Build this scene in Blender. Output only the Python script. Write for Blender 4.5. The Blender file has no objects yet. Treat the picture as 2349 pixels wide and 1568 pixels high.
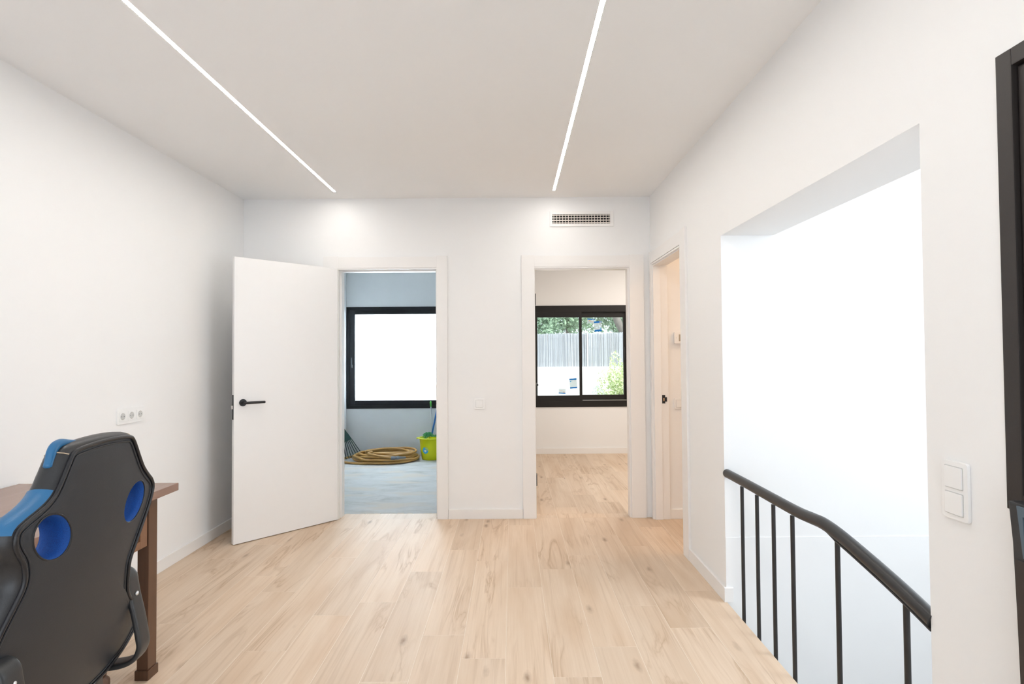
import bpy, bmesh, math, random
from mathutils import Vector, Matrix, Quaternion
random.seed(7)
S = bpy.context.scene
COL = S.collection
PI = math.pi

# ------------------------------------------------------------------ camera
H_CAM = 1.34
XL, XR, YB, ZC = -2.2027, 1.1454, 4.4355, 2.627
cd = bpy.data.cameras.new('camera')
cd.sensor_width = 36.0
cd.lens = 36.0 * 1240.0 / 2349.0
cd.clip_start = 0.02
cam = bpy.data.objects.new('camera', cd)
COL.objects.link(cam)
ri = Vector((9.99974776e-01, -2.46643e-04, -7.09828e-03))
up = Vector((7.0913e-03, -2.160061e-02, 9.9974153e-01))
fw = Vector((3.99907e-04, 9.99766649e-01, 2.15983e-02))
m = Matrix((ri, up, -fw)).transposed().to_4x4()
m.translation = Vector((0, 0, H_CAM))
cam.matrix_world = m
S.camera = cam

# ------------------------------------------------------------------ world, sun, large daylight areas, exposure
S.view_settings.view_transform = 'Standard'
S.view_settings.look = 'None'
S.view_settings.gamma = 1.0
S.view_settings.use_curve_mapping = False
S.view_settings.exposure = 0.42
w = bpy.data.worlds.new('world')
S.world = w
w.use_nodes = True
bg = w.node_tree.nodes['Background']
bg.inputs[0].default_value = (0.80, 0.90, 1.0, 1)
bg.inputs[1].default_value = 1.9

def light(name, kind, loc, energy, color, rot=(0, 0, 0), sx=1, sy=1, angle=None, portal=False):
    l = bpy.data.lights.new(name, kind)
    l.energy = energy
    l.color = color
    if kind == 'AREA':
        l.shape = 'RECTANGLE'
        l.size, l.size_y = sx, sy
        if portal:
            l.cycles.is_portal = True
    if angle is not None:
        l.angle = angle
    o = bpy.data.objects.new(name, l)
    o.location = loc
    o.rotation_euler = rot
    COL.objects.link(o)
    return o

light('sun', 'SUN', (0, -5, 9), 4.0, (1.0, 0.96, 0.9), (math.radians(40), 0, math.radians(28)), angle=0.01)
# daylight through an assumed, unseen tall stairwell window (in the stairwell's far side wall)
light('stairwell_assumed_daylight', 'AREA', (3.52, 1.75, 1.85), 37.0, (0.87, 0.94, 1.0), (0, math.radians(90), 0), 1.7, 2.0)
# daylight through assumed, unseen glazed doors of the wall behind the camera
light('rear_assumed_daylight', 'AREA', (-0.5, -1.55, 1.3), 8.0, (0.97, 0.98, 1.0), (math.radians(90), 0, 0), 2.6, 2.1)
# frosted window of the store room, sky light from the garden
light('frosted_window_daylight', 'AREA', (-1.53, 7.62, 1.30), 74.0, (0.82, 0.92, 1.0), (math.radians(-90), 0, 0), 1.2, 1.2)
# sky portal for the clear window of the second room
light('clear_window_portal', 'AREA', (0.92, 7.40, 1.30), 1.0, (1, 1, 1), (math.radians(-90), 0, 0), 1.25, 1.05, portal=True)

# ------------------------------------------------------------------ helpers
def tag(o, label=None, cat=None, group=None, kind=None):
    if label: o['label'] = label
    if cat: o['category'] = cat
    if group: o['group'] = group
    if kind: o['kind'] = kind
    return o

def pinv(parent):
    return parent.matrix_basis.inverted()

def link(name, me, mat=None, parent=None, loc=None):
    o = bpy.data.objects.new(name, me)
    COL.objects.link(o)
    if mat and not me.materials:
        me.materials.append(mat)
    if loc: o.location = loc
    if parent:
        o.parent = parent
        mi = pinv(parent)
        p = parent.parent
        if p: mi = mi @ pinv(p) if False else mi
        o.matrix_parent_inverse = mi
    return o

def thing(name, label, cat, loc=(0, 0, 0), group=None, kind=None):
    o = bpy.data.objects.new(name, None)
    o.empty_display_size = 0.05
    o.location = loc
    COL.objects.link(o)
    return tag(o, label, cat, group, kind)

class MB:
    """collects simple solids in world coordinates into one mesh"""
    def __init__(s):
        s.bm = bmesh.new()
    def box(s, x0, x1, y0, y1, z0, z1, bev=0.0, M=None, mi=0):
        vs = [s.bm.verts.new(c) for c in [(x0, y0, z0), (x1, y0, z0), (x1, y1, z0), (x0, y1, z0), (x0, y0, z1), (x1, y0, z1), (x1, y1, z1), (x0, y1, z1)]]
        fs = [s.bm.faces.new([vs[i] for i in q]) for q in [(0, 3, 2, 1), (4, 5, 6, 7), (0, 1, 5, 4), (1, 2, 6, 5), (2, 3, 7, 6), (3, 0, 4, 7)]]
        for f in fs: f.material_index = mi
        if bev > 0:
            es = list({e for f in fs for e in f.edges})
            r = bmesh.ops.bevel(s.bm, geom=es, offset=bev, segments=2, affect='EDGES', profile=0.7)
            vs = list({v for f in r['faces'] for v in f.verts} | {v for v in vs if v.is_valid})
        if M is not None:
            for v in vs: v.co = M @ v.co
        return s
    def prism(s, pts, axis, a0, a1, bev=0.0, M=None):
        """pts: 2-D polygon (in the two other axes, in order), extruded along axis"""
        def mk(p, a):
            return {'x': (a, p[0], p[1]), 'y': (p[0], a, p[1]), 'z': (p[0], p[1], a)}[axis]
        A = [s.bm.verts.new(mk(p, a0)) for p in pts]
        B = [s.bm.verts.new(mk(p, a1)) for p in pts]
        n = len(pts)
        fs = [s.bm.faces.new(A), s.bm.faces.new(B[::-1])]
        for i in range(n):
            fs.append(s.bm.faces.new([A[(i + 1) % n], A[i], B[i], B[(i + 1) % n]]))
        vs = A + B
        if bev > 0:
            es = list({e for f in fs[:2] for e in f.edges})
            r = bmesh.ops.bevel(s.bm, geom=es, offset=bev, segments=2, affect='EDGES', profile=0.7)
            vs = list({v for f in r['faces'] for v in f.verts} | {v for v in vs if v.is_valid})
        if M is not None:
            for v in vs: v.co = M @ v.co
        return s
    def tube(s, pts, r, n=10, closed=False, caps=True, flat=None):
        """tube along a polyline, r a radius or a list; flat=(a,b,refvec) gives a rounded strap a x b"""
        pts = [Vector(p) for p in pts]
        N = len(pts)
        rs = r if isinstance(r, (list, tuple)) else [r] * N
        rings = []
        prev = None
        for i, p in enumerate(pts):
            if closed:
                t = (pts[(i + 1) % N] - pts[i - 1])
            else:
                t = pts[min(i + 1, N - 1)] - pts[max(i - 1, 0)]
            if t.length < 1e-9: t = Vector((0, 0, 1))
            t.normalize()
            if flat:
                ref = Vector(flat[2]).normalized()
                e1 = ref; e2 = t.cross(ref).normalized()
            else:
                if prev is None:
                    ref = Vector((0, 0, 1)) if abs(t.z) < 0.9 else Vector((1, 0, 0))
                    e1 = t.cross(ref).normalized()
                else:
                    e1 = (prev - t * prev.dot(t))
                    e1 = e1.normalized() if e1.length > 1e-6 else t.orthogonal().normalized()
                e2 = t.cross(e1).normalized()
                prev = e1
            ring = []
            for k in range(n):
                a = 2 * PI * (k + 0.5) / n
                ca, sa = math.cos(a), math.sin(a)
                if flat:
                    pw = 0.45
                    ca = math.copysign(abs(ca) ** pw, ca); sa = math.copysign(abs(sa) ** pw, sa)
                    q = p + e1 * (ca * flat[0] / 2) + e2 * (sa * flat[1] / 2)
                else:
                    q = p + e1 * (ca * rs[i]) + e2 * (sa * rs[i])
                ring.append(s.bm.verts.new(q))
            rings.append(ring)
        M_ = N if closed else N - 1
        for i in range(M_):
            A, B = rings[i], rings[(i + 1) % N]
            for k in range(n):
                f = s.bm.faces.new([A[k], A[(k + 1) % n], B[(k + 1) % n], B[k]])
                f.smooth = True
        if caps and not closed:
            for R in (rings[0][::-1], rings[-1]):
                f = s.bm.faces.new(R)
                for e in f.edges: e.smooth = False
        return s
    def lathe(s, prof, c=(0, 0, 0), n=24, sy=1.0, M=None):
        """profile of (radius, z) turned about z; open ends are capped"""
        rings = []
        for r, z in prof:
            rings.append([s.bm.verts.new((c[0] + r * math.cos(2 * PI * k / n), c[1] + sy * r * math.sin(2 * PI * k / n), c[2] + z)) for k in range(n)])
        for A, B in zip(rings, rings[1:]):
            for k in range(n):
                f = s.bm.faces.new([A[k], A[(k + 1) % n], B[(k + 1) % n], B[k]])
                f.smooth = True
        for R in (rings[0][::-1], rings[-1]):
            f = s.bm.faces.new(R)
            for e in f.edges: e.smooth = False
        if M is not None:
            for R in rings:
                for v in R: v.co = M @ v.co
        return s
    def sphere(s, c, r, seg=12, rings=8, sc=(1, 1, 1)):
        M = Matrix.Translation(c) @ Matrix.Diagonal((sc[0], sc[1], sc[2], 1))
        g = bmesh.ops.create_uvsphere(s.bm, u_segments=seg, v_segments=rings, radius=r, matrix=M)
        for v in g['verts']:
            for f in v.link_faces: f.smooth = True
        return s
    def build(s, name, mat, parent=None, smooth=None):
        bmesh.ops.recalc_face_normals(s.bm, faces=s.bm.faces[:])
        me = bpy.data.meshes.new(name)
        s.bm.to_mesh(me); s.bm.free()
        if smooth:
            for p in me.polygons: p.use_smooth = True
        mats = mat if isinstance(mat, (list, tuple)) else [mat]
        for q in mats: me.materials.append(q)
        return link(name, me, None, parent)

def catmull(pts, k=6, closed=False):
    P = [Vector(p) for p in pts]; n = len(P); out = []
    rng = range(n if closed else n - 1)
    for i in rng:
        if closed:
            a, b, c, d = P[i - 1], P[i], P[(i + 1) % n], P[(i + 2) % n]
        else:
            a, b, c, d = P[max(i - 1, 0)], P[i], P[i + 1], P[min(i + 2, n - 1)]
        for j in range(k):
            t = j / k
            out.append(0.5 * ((2 * b) + (c - a) * t + (2 * a - 5 * b + 4 * c - d) * t * t + (3 * b - a - 3 * c + d) * t ** 3))
    if not closed: out.append(P[-1].copy())
    return out

# ------------------------------------------------------------------ materials
def nt(name):
    mt = bpy.data.materials.new(name); mt.use_nodes = True
    t = mt.node_tree
    return mt, t, t.nodes, t.links, t.nodes['Principled BSDF']

def plain(name, col, rough=0.5, metal=0.0, spec=0.5, noise=0.0, nscale=20, bump=0.0, bscale=200, emit=None, estr=0, coat=0.0):
    mt, t, N, L, b = nt(name)
    b.inputs['Base Color'].default_value = (*col, 1)
    b.inputs['Roughness'].default_value = rough
    b.inputs['Metallic'].default_value = metal
    b.inputs['Specular IOR Level'].default_value = spec
    b.inputs['Coat Weight'].default_value = coat
    if emit:
        b.inputs['Emission Color'].default_value = (*emit, 1)
        b.inputs['Emission Strength'].default_value = estr
    tc = N.new('ShaderNodeTexCoord')
    if noise > 0:
        n = N.new('ShaderNodeTexNoise'); n.inputs['Scale'].default_value = nscale; n.inputs['Detail'].default_value = 5
        L.new(tc.outputs['Object'], n.inputs['Vector'])
        mx = N.new('ShaderNodeMix'); mx.data_type = 'RGBA'
        mx.inputs[6].default_value = (*[c * (1 - noise) for c in col], 1)
        mx.inputs[7].default_value = (*[min(1, c * (1 + noise)) for c in col], 1)
        L.new(n.outputs['Fac'], mx.inputs[0]); L.new(mx.outputs[2], b.inputs['Base Color'])
    if bump > 0:
        n2 = N.new('ShaderNodeTexNoise'); n2.inputs['Scale'].default_value = bscale; n2.inputs['Detail'].default_value = 3
        L.new(tc.outputs['Object'], n2.inputs['Vector'])
        bp = N.new('ShaderNodeBump'); bp.inputs['Strength'].default_value = bump; bp.inputs['Distance'].default_value = 0.002
        L.new(n2.outputs['Fac'], bp.inputs['Height']); L.new(bp.outputs['Normal'], b.inputs['Normal'])
    return mt

def plank_material(name, light_c, mid_c, dark_c, knot_c, rough=0.38, axis='y', scale=1.0, contrast=1.0):
    """wood-look porcelain or timber: long veins, fine grain and knots, shifted per object"""
    mt, t, N, L, b = nt(name)
    tc = N.new('ShaderNodeTexCoord'); oi = N.new('ShaderNodeObjectInfo')
    cm = N.new('ShaderNodeCombineXYZ')
    def mth(op, a, bb=None, c=None):
        n = N.new('ShaderNodeMath'); n.operation = op
        for i, v in enumerate((a, bb, c)):
            if v is None: continue
            if isinstance(v, (int, float)): n.inputs[i].default_value = v
            else: L.new(v, n.inputs[i])
        return n.outputs[0]
    L.new(mth('MULTIPLY', oi.outputs['Random'], 37.0), cm.inputs[0])
    L.new(mth('MULTIPLY', oi.outputs['Random'], 91.0), cm.inputs[1])
    L.new(mth('MULTIPLY', oi.outputs['Random'], 13.0), cm.inputs[2])
    ad = N.new('ShaderNodeVectorMath'); ad.operation = 'ADD'
    L.new(tc.outputs['Object'], ad.inputs[0]); L.new(cm.outputs[0], ad.inputs[1])
    def mapped(sx, sy, sz):
        q = N.new('ShaderNodeMapping')
        sc = {'y': (sx, sy, sz), 'z': (sx, sz, sy), 'x': (sy, sx, sz)}[axis]
        q.inputs['Scale'].default_value = [v * scale for v in sc]
        L.new(ad.outputs[0], q.inputs['Vector']); return q.outputs[0]
    def noise(vec, sc, det, dist=0.0, rough_=0.5):
        n = N.new('ShaderNodeTexNoise'); n.inputs['Scale'].default_value = sc; n.inputs['Detail'].default_value = det
        n.inputs['Distortion'].default_value = dist; n.inputs['Roughness'].default_value = rough_
        L.new(vec, n.inputs['Vector']); return n.outputs['Fac']
    def ramp(fac, stops):
        r = N.new('ShaderNodeValToRGB'); L.new(fac, r.inputs[0])
        e = r.color_ramp.elements
        while len(e) < len(stops): e.new(0.5)
        for i, (p, c) in enumerate(stops):
            e[i].position = p; e[i].color = (*c, 1) if len(c) == 3 else c
        return r.outputs['Color']
    def mix(f, a, c):
        n = N.new('ShaderNodeMix'); n.data_type = 'RGBA'
        if isinstance(f, float): n.inputs[0].default_value = f
        else: L.new(f, n.inputs[0])
        for i, v in ((6, a), (7, c)):
            if isinstance(v, tuple): n.inputs[i].default_value = (*v, 1)
            else: L.new(v, n.inputs[i])
        return n.outputs[2]
    B0 = (0, 0, 0); W1 = (1, 1, 1)
    broad = noise(mapped(7.0, 0.9, 4), 1.0, 3, 0.6)
    c1 = ramp(broad, [(0.30, light_c), (0.52, tuple(0.6 * a + 0.4 * q for a, q in zip(light_c, mid_c))), (0.72, mid_c)])
    # veins: iso-lines of a distorted stretched noise
    v0 = noise(mapped(5.5, 0.75, 3), 1.3, 4, 1.2, 0.55)
    vein = mth('ABSOLUTE', mth('SUBTRACT', v0, 0.53))
    vm = ramp(vein, [(0.0, W1), (0.012, (0.55, 0.55, 0.55)), (0.05, B0)])
    msk = ramp(noise(mapped(3.0, 1.1, 2), 1.0, 2), [(0.47, B0), (0.62, W1)])
    vmm = mth('MULTIPLY', vm, msk)
    c2 = mix(mth('MULTIPLY', vmm, 0.85 * contrast), c1, dark_c)
    # fine grain streaks
    fg = noise(mapped(120, 3.0, 30), 1.0, 4, 0.0, 0.6)
    fgr = ramp(fg, [(0.42, B0), (0.70, W1)])
    c3 = mix(mth('MULTIPLY', fgr, 0.36 * contrast), c2, mid_c)
    fg2 = ramp(noise(mapped(45, 1.2, 10), 1.0, 5, 0.3, 0.6), [(0.52, B0), (0.66, W1)])
    c3 = mix(mth('MULTIPLY', fg2, 0.30 * contrast), c3, dark_c)
    # knots
    vo = N.new('ShaderNodeTexVoronoi'); vo.inputs['Scale'].default_value = 1.0; vo.inputs['Randomness'].default_value = 1.0
    L.new(mapped(9.0, 3.2, 6), vo.inputs['Vector'])
    d = mth('ADD', vo.outputs['Distance'], mth('MULTIPLY', mth('SUBTRACT', noise(mapped(60, 30, 30), 1.0, 3), 0.5), 0.12))
    kn = ramp(d, [(0.03, W1), (0.12, (0.35, 0.35, 0.35)), (0.2, B0)])
    sepc = N.new('ShaderNodeSeparateColor'); L.new(vo.outputs['Color'], sepc.inputs[0])
    km = ramp(sepc.outputs[0], [(0.70, B0), (0.76, W1)])
    c4 = mix(mth('MULTIPLY', mth('MULTIPLY', kn, km), 0.8 * contrast), c3, knot_c)
    # per-piece tone
    hs = N.new('ShaderNodeHueSaturation'); L.new(c4, hs.inputs['Color'])
    L.new(mth('MULTIPLY_ADD', oi.outputs['Random'], 0.10, 0.95), hs.inputs['Value'])
    L.new(hs.outputs[0], b.inputs['Base Color'])
    b.inputs['Roughness'].default_value = rough
    bp = N.new('ShaderNodeBump'); bp.inputs['Strength'].default_value = 0.06; bp.inputs['Distance'].default_value = 0.002
    L.new(fg, bp.inputs['Height']); L.new(bp.outputs['Normal'], b.inputs['Normal'])
    return mt

M_WALL = plain('wall_paint', (0.905, 0.90, 0.893), 0.7, spec=0.3, bump=0.05, bscale=150)
M_CEIL = plain('ceiling_paint', (0.94, 0.94, 0.94), 0.8, spec=0.2, bump=0.05, bscale=120)
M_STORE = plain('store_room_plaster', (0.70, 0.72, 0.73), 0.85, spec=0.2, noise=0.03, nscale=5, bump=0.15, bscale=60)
M_TRIM = plain('white_lacquer', (0.89, 0.87, 0.85), 0.38, spec=0.45, noise=0.004)
M_DOOR = plain('white_door_lacquer', (0.88, 0.87, 0.86), 0.4, spec=0.45, noise=0.004)
M_BLACK = plain('black_metal', (0.022, 0.022, 0.024), 0.38, metal=0.3, bump=0.05)
M_RAIL = plain('anthracite_painted_steel', (0.022, 0.021, 0.021), 0.36, spec=0.5, noise=0.08, nscale=40, bump=0.06, bscale=90)
M_ALU1 = plain('blue_black_aluminium', (0.007, 0.008, 0.011), 0.45, spec=0.3, bump=0.05)
M_ALU2 = plain('black_brown_aluminium', (0.013, 0.011, 0.010), 0.45, spec=0.3, bump=0.08, bscale=300)
M_ALU4 = plain('dark_brown_aluminium', (0.024, 0.019, 0.017), 0.45, bump=0.08, bscale=300)
M_FLOOR = plank_material('oak_look_porcelain', (0.745, 0.600, 0.462), (0.625, 0.462, 0.322), (0.475, 0.320, 0.198), (0.27, 0.165, 0.095), rough=0.5)
M_FLOOR.node_tree.nodes['Principled BSDF'].inputs['Specular IOR Level'].default_value = 0.35
M_GROUT = plain('pale_grout', (0.84, 0.74, 0.63), 0.8, noise=0.03)
M_CONC = None
M_LEATHER = plain('black_leatherette', (0.020, 0.020, 0.022), 0.40, spec=0.5, bump=0.14, bscale=420)
M_LEATHER2 = plain('black_leatherette_back', (0.0135, 0.0165, 0.022), 0.47, spec=0.55, bump=0.10, bscale=500)
M_PIPING = plain('black_piping', (0.012, 0.012, 0.014), 0.35, bump=0.2, bscale=500)
M_BLUEL = plain('blue_leatherette', (0.018, 0.135, 0.30), 0.40, bump=0.12, bscale=420)
M_PLAST = plain('black_plastic', (0.030, 0.031, 0.033), 0.36, bump=0.08, bscale=400)
M_BOLT = plain('zinc_bolt', (0.75, 0.76, 0.78), 0.28, metal=0.8, noise=0.05)
M_STITCH = plain('tan_thread', (0.52, 0.40, 0.28), 0.8, noise=0.1)
M_WOOD = plank_material('walnut_stained_wood', (0.125, 0.060, 0.032), (0.085, 0.039, 0.020), (0.04, 0.019, 0.010), (0.03, 0.015, 0.010), 0.42, 'z', 1.6, 0.9)
M_WOODY = plank_material('walnut_stained_wood_lengthwise', (0.235, 0.118, 0.062), (0.19, 0.088, 0.045), (0.11, 0.05, 0.026), (0.07, 0.035, 0.02), 0.40, 'y', 1.6, 0.7)
M_TOP = plank_material('walnut_desk_top', (0.30, 0.185, 0.140), (0.27, 0.160, 0.120), (0.21, 0.115, 0.085), (0.19, 0.10, 0.07), 0.24, 'y', 1.0, 0.5)  # paler base carries the bright wall's reflection in the glossy top
M_PLASTW = plain('white_plastic', (0.90, 0.895, 0.885), 0.32, noise=0.004)
M_HOSE = plain('ochre_garden_hose', (0.46, 0.255, 0.070), 0.42, noise=0.18, nscale=6, bump=0.1)
M_GREYP = plain('grey_plastic', (0.16, 0.18, 0.20), 0.4, noise=0.1)
M_DGREEN = plain('dark_green_plastic', (0.006, 0.040, 0.036), 0.45, noise=0.1)
M_GREEN = plain('green_plastic', (0.09, 0.42, 0.06), 0.4, noise=0.1)
M_GREEN2 = plain('green_connector', (0.04, 0.22, 0.06), 0.4, noise=0.1)
M_LIME = plain('lime_plastic', (0.64, 0.68, 0.008), 0.32, noise=0.04, nscale=4)
M_MOP = plain('green_mop_strands', (0.07, 0.33, 0.12), 0.8, noise=0.35, nscale=90)
M_BLUEP = plain('blue_plastic', (0.01, 0.13, 0.42), 0.35, noise=0.05)
M_CYAN = plain('blue_print', (0.05, 0.42, 0.78), 0.5, noise=0.03)
M_PAPER = plain('white_paper', (0.78, 0.79, 0.78), 0.6, noise=0.02)
M_ORANGE = plain('orange_print', (0.80, 0.42, 0.22), 0.6, noise=0.02)
M_PIN = plain('socket_recess', (0.60, 0.60, 0.585), 0.5, noise=0.02)
M_HOLE = plain('dark_recess', (0.012, 0.010, 0.009), 0.9, noise=0.05)
M_VENT = plain('vent_aluminium', (0.80, 0.74, 0.68), 0.45, noise=0.02)
M_BRASS = plain('brass_latch', (0.55, 0.38, 0.24), 0.35, metal=0.7, noise=0.05)
M_STEEL = plain('steel_latch', (0.70, 0.64, 0.60), 0.35, metal=0.5, noise=0.05)
M_LCD = plain('grey_lcd', (0.42, 0.38, 0.32), 0.3, noise=0.03)
M_LED = plain('led_diffuser', (0.9, 0.85, 0.8), 0.5, emit=(1.0, 0.96, 0.91), estr=52.0)
M_ALUP = plain('aluminium_profile', (0.75, 0.73, 0.70), 0.4, metal=0.4, noise=0.02)
M_INSET = plain('grey_blue_inset', (0.085, 0.125, 0.160), 0.35, noise=0.05)
M_SMOKE = plain('dark_brown_panel', (0.030, 0.023, 0.021), 0.4, noise=0.06)
M_WHITEWALL = plain('white_render', (0.84, 0.84, 0.82), 0.85, noise=0.02, bump=0.2, bscale=40)
M_GROUND = plain('garden_gravel', (0.55, 0.53, 0.48), 0.9, noise=0.25, nscale=30, bump=0.4, bscale=40)
M_POSTW = plain('white_post', (0.82, 0.83, 0.82), 0.4, noise=0.01)
M_BARK = plain('bark', (0.17, 0.15, 0.13), 0.9, noise=0.4, nscale=14, bump=0.6, bscale=40)
M_CASTER = plain('dark_rubber', (0.02, 0.02, 0.02), 0.6, noise=0.05)

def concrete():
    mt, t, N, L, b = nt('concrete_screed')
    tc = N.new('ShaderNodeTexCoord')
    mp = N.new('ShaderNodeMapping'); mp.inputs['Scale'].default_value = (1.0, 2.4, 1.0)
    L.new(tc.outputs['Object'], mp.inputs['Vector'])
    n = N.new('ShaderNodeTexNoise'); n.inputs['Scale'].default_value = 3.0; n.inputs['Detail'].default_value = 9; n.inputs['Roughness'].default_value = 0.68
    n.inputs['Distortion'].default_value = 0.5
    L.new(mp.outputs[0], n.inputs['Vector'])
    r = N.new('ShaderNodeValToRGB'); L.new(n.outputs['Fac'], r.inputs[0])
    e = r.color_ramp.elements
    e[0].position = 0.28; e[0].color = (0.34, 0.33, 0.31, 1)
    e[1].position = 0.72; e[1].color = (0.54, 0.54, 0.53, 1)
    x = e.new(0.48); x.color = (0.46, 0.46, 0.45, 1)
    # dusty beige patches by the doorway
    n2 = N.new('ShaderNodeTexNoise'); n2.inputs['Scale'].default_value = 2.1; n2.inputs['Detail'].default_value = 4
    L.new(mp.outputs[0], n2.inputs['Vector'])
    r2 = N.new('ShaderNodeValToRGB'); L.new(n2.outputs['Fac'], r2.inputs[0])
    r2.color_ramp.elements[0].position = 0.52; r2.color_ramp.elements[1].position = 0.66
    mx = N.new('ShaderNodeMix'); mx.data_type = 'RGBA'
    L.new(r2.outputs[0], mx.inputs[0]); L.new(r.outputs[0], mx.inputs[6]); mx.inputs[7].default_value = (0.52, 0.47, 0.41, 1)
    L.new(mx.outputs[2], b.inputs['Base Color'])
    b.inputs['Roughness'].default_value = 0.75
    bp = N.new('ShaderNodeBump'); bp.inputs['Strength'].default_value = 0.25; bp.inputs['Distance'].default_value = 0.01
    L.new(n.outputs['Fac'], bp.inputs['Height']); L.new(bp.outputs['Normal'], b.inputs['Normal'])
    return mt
M_CONC = concrete()

def glass(name, tint=(0.95, 0.98, 0.98), frac=0.9):
    mt, t, N, L, b = nt(name)
    N.remove(b)
    out = N['Material Output']
    tr = N.new('ShaderNodeBsdfTransparent'); tr.inputs[0].default_value = (*tint, 1)
    gl = N.new('ShaderNodeBsdfGlossy'); gl.inputs['Roughness'].default_value = 0.02
    fr = N.new('ShaderNodeFresnel'); fr.inputs[0].default_value = 1.45
    mx = N.new('ShaderNodeMixShader')
    L.new(fr.outputs[0], mx.inputs[0]); L.new(tr.outputs[0], mx.inputs[1]); L.new(gl.outputs[0], mx.inputs[2])
    L.new(mx.outputs[0], out.inputs[0])
    return mt
M_GLASS = glass('clear_glass')

def frosted():
    mt, t, N, L, b = nt('frosted_glass')
    out = N['Material Output']
    tl = N.new('ShaderNodeBsdfTranslucent'); tl.inputs[0].default_value = (0.93, 0.95, 0.96, 1)
    b.inputs['Base Color'].default_value = (0.8, 0.84, 0.85, 1); b.inputs['Roughness'].default_value = 0.25
    tc = N.new('ShaderNodeTexCoord'); n = N.new('ShaderNodeTexNoise'); n.inputs['Scale'].default_value = 120
    L.new(tc.outputs['Object'], n.inputs['Vector'])
    bp = N.new('ShaderNodeBump'); bp.inputs['Strength'].default_value = 0.1
    L.new(n.outputs['Fac'], bp.inputs['Height']); L.new(bp.outputs[0], b.inputs['Normal'])
    mx = N.new('ShaderNodeMixShader'); mx.inputs[0].default_value = 0.12
    L.new(tl.outputs[0], mx.inputs[1]); L.new(b.outputs[0], mx.inputs[2]); L.new(mx.outputs[0], out.inputs[0])
    return mt
M_FROST = frosted()

def film(name, col):
    # thin printed film: daylight shines through it
    mt, t, N, L, b = nt(name)
    out = N['Material Output']
    tl = N.new('ShaderNodeBsdfTranslucent'); tl.inputs[0].default_value = (*col, 1)
    b.inputs['Base Color'].default_value = (*col, 1); b.inputs['Roughness'].default_value = 0.5
    mx = N.new('ShaderNodeMixShader'); mx.inputs[0].default_value = 0.2
    L.new(tl.outputs[0], mx.inputs[1]); L.new(b.outputs[0], mx.inputs[2])
    tp = N.new('ShaderNodeBsdfTransparent'); tp.inputs[0].default_value = (*col, 1)
    m2 = N.new('ShaderNodeMixShader'); m2.inputs[0].default_value = 0.45
    L.new(mx.outputs[0], m2.inputs[1]); L.new(tp.outputs[0], m2.inputs[2]); L.new(m2.outputs[0], out.inputs[0])
    return mt
M_STPAPER = film('sticker_paper', (0.88, 0.90, 0.90)); M_STBLUE = film('sticker_blue', (0.10, 0.50, 0.86))

def mesh_fabric():
    mt, t, N, L, b = nt('blue_mesh_fabric')
    tc = N.new('ShaderNodeTexCoord')
    wv = N.new('ShaderNodeTexVoronoi'); wv.inputs['Scale'].default_value = 900
    L.new(tc.outputs['Object'], wv.inputs['Vector'])
    r = N.new('ShaderNodeValToRGB'); L.new(wv.outputs['Distance'], r.inputs[0])
    r.color_ramp.elements[0].color = (0.0, 0.010, 0.085, 1); r.color_ramp.elements[0].position = 0.1
    r.color_ramp.elements[1].color = (0.0, 0.080, 0.38, 1); r.color_ramp.elements[1].position = 0.5
    L.new(r.outputs[0], b.inputs['Base Color']); b.inputs['Roughness'].default_value = 0.7
    return mt
M_MESH = mesh_fabric()

def leaf_mat(name, c0, c1):
    mt, t, N, L, b = nt(name)
    oi = N.new('ShaderNodeTexCoord'); n = N.new('ShaderNodeTexNoise'); n.inputs['Scale'].default_value = 6
    L.new(oi.outputs['Object'], n.inputs['Vector'])
    mx = N.new('ShaderNodeMix'); mx.data_type = 'RGBA'; mx.inputs[6].default_value = (*c0, 1); mx.inputs[7].default_value = (*c1, 1)
    L.new(n.outputs['Fac'], mx.inputs[0]); L.new(mx.outputs[2], b.inputs['Base Color']); b.inputs['Roughness'].default_value = 0.5
    return mt
M_LEAF = leaf_mat('tree_leaves', (0.20, 0.32, 0.20), (0.36, 0.48, 0.32))
M_LEAFB = leaf_mat('bush_leaves', (0.50, 0.62, 0.26), (0.72, 0.78, 0.46))
M_REED = leaf_mat('grey_reed', (0.46, 0.47, 0.50), (0.54, 0.55, 0.58))

# ------------------------------------------------------------------ the shell
def struct(name, mb, mat, parent=None):
    o = mb.build(name, mat, parent)
    if parent is None: o['kind'] = 'structure'
    return o

WT = 0.1145                                     # partition thickness
YB2 = YB + WT                                   # far face of the back wall
YF = 7.25                                       # inner face of the garden facade
# door openings in the back wall (rough, jamb boards of 22 mm line them)
D1 = (-1.4207, -0.6185); D2 = (0.193, 0.9645); DZ = 2.040; JB = 0.022
b = MB()
for x0, x1 in ((XL - 0.12, D1[0] - JB), (D1[1] + JB, D2[0] - JB), (D2[1] + JB, XR)):
    b.box(x0, x1, YB, YB2, -0.02, ZC)
for x0, x1 in ((D1[0] - JB, D1[1] + JB), (D2[0] - JB, D2[1] + JB)):
    b.box(x0, x1, YB, YB2, DZ + JB, ZC)
struct('wall_back', b, M_WALL)
struct('wall_left', MB().box(XL - 0.12, XL, -1.6, YB, -0.02, ZC), M_WALL)

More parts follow.
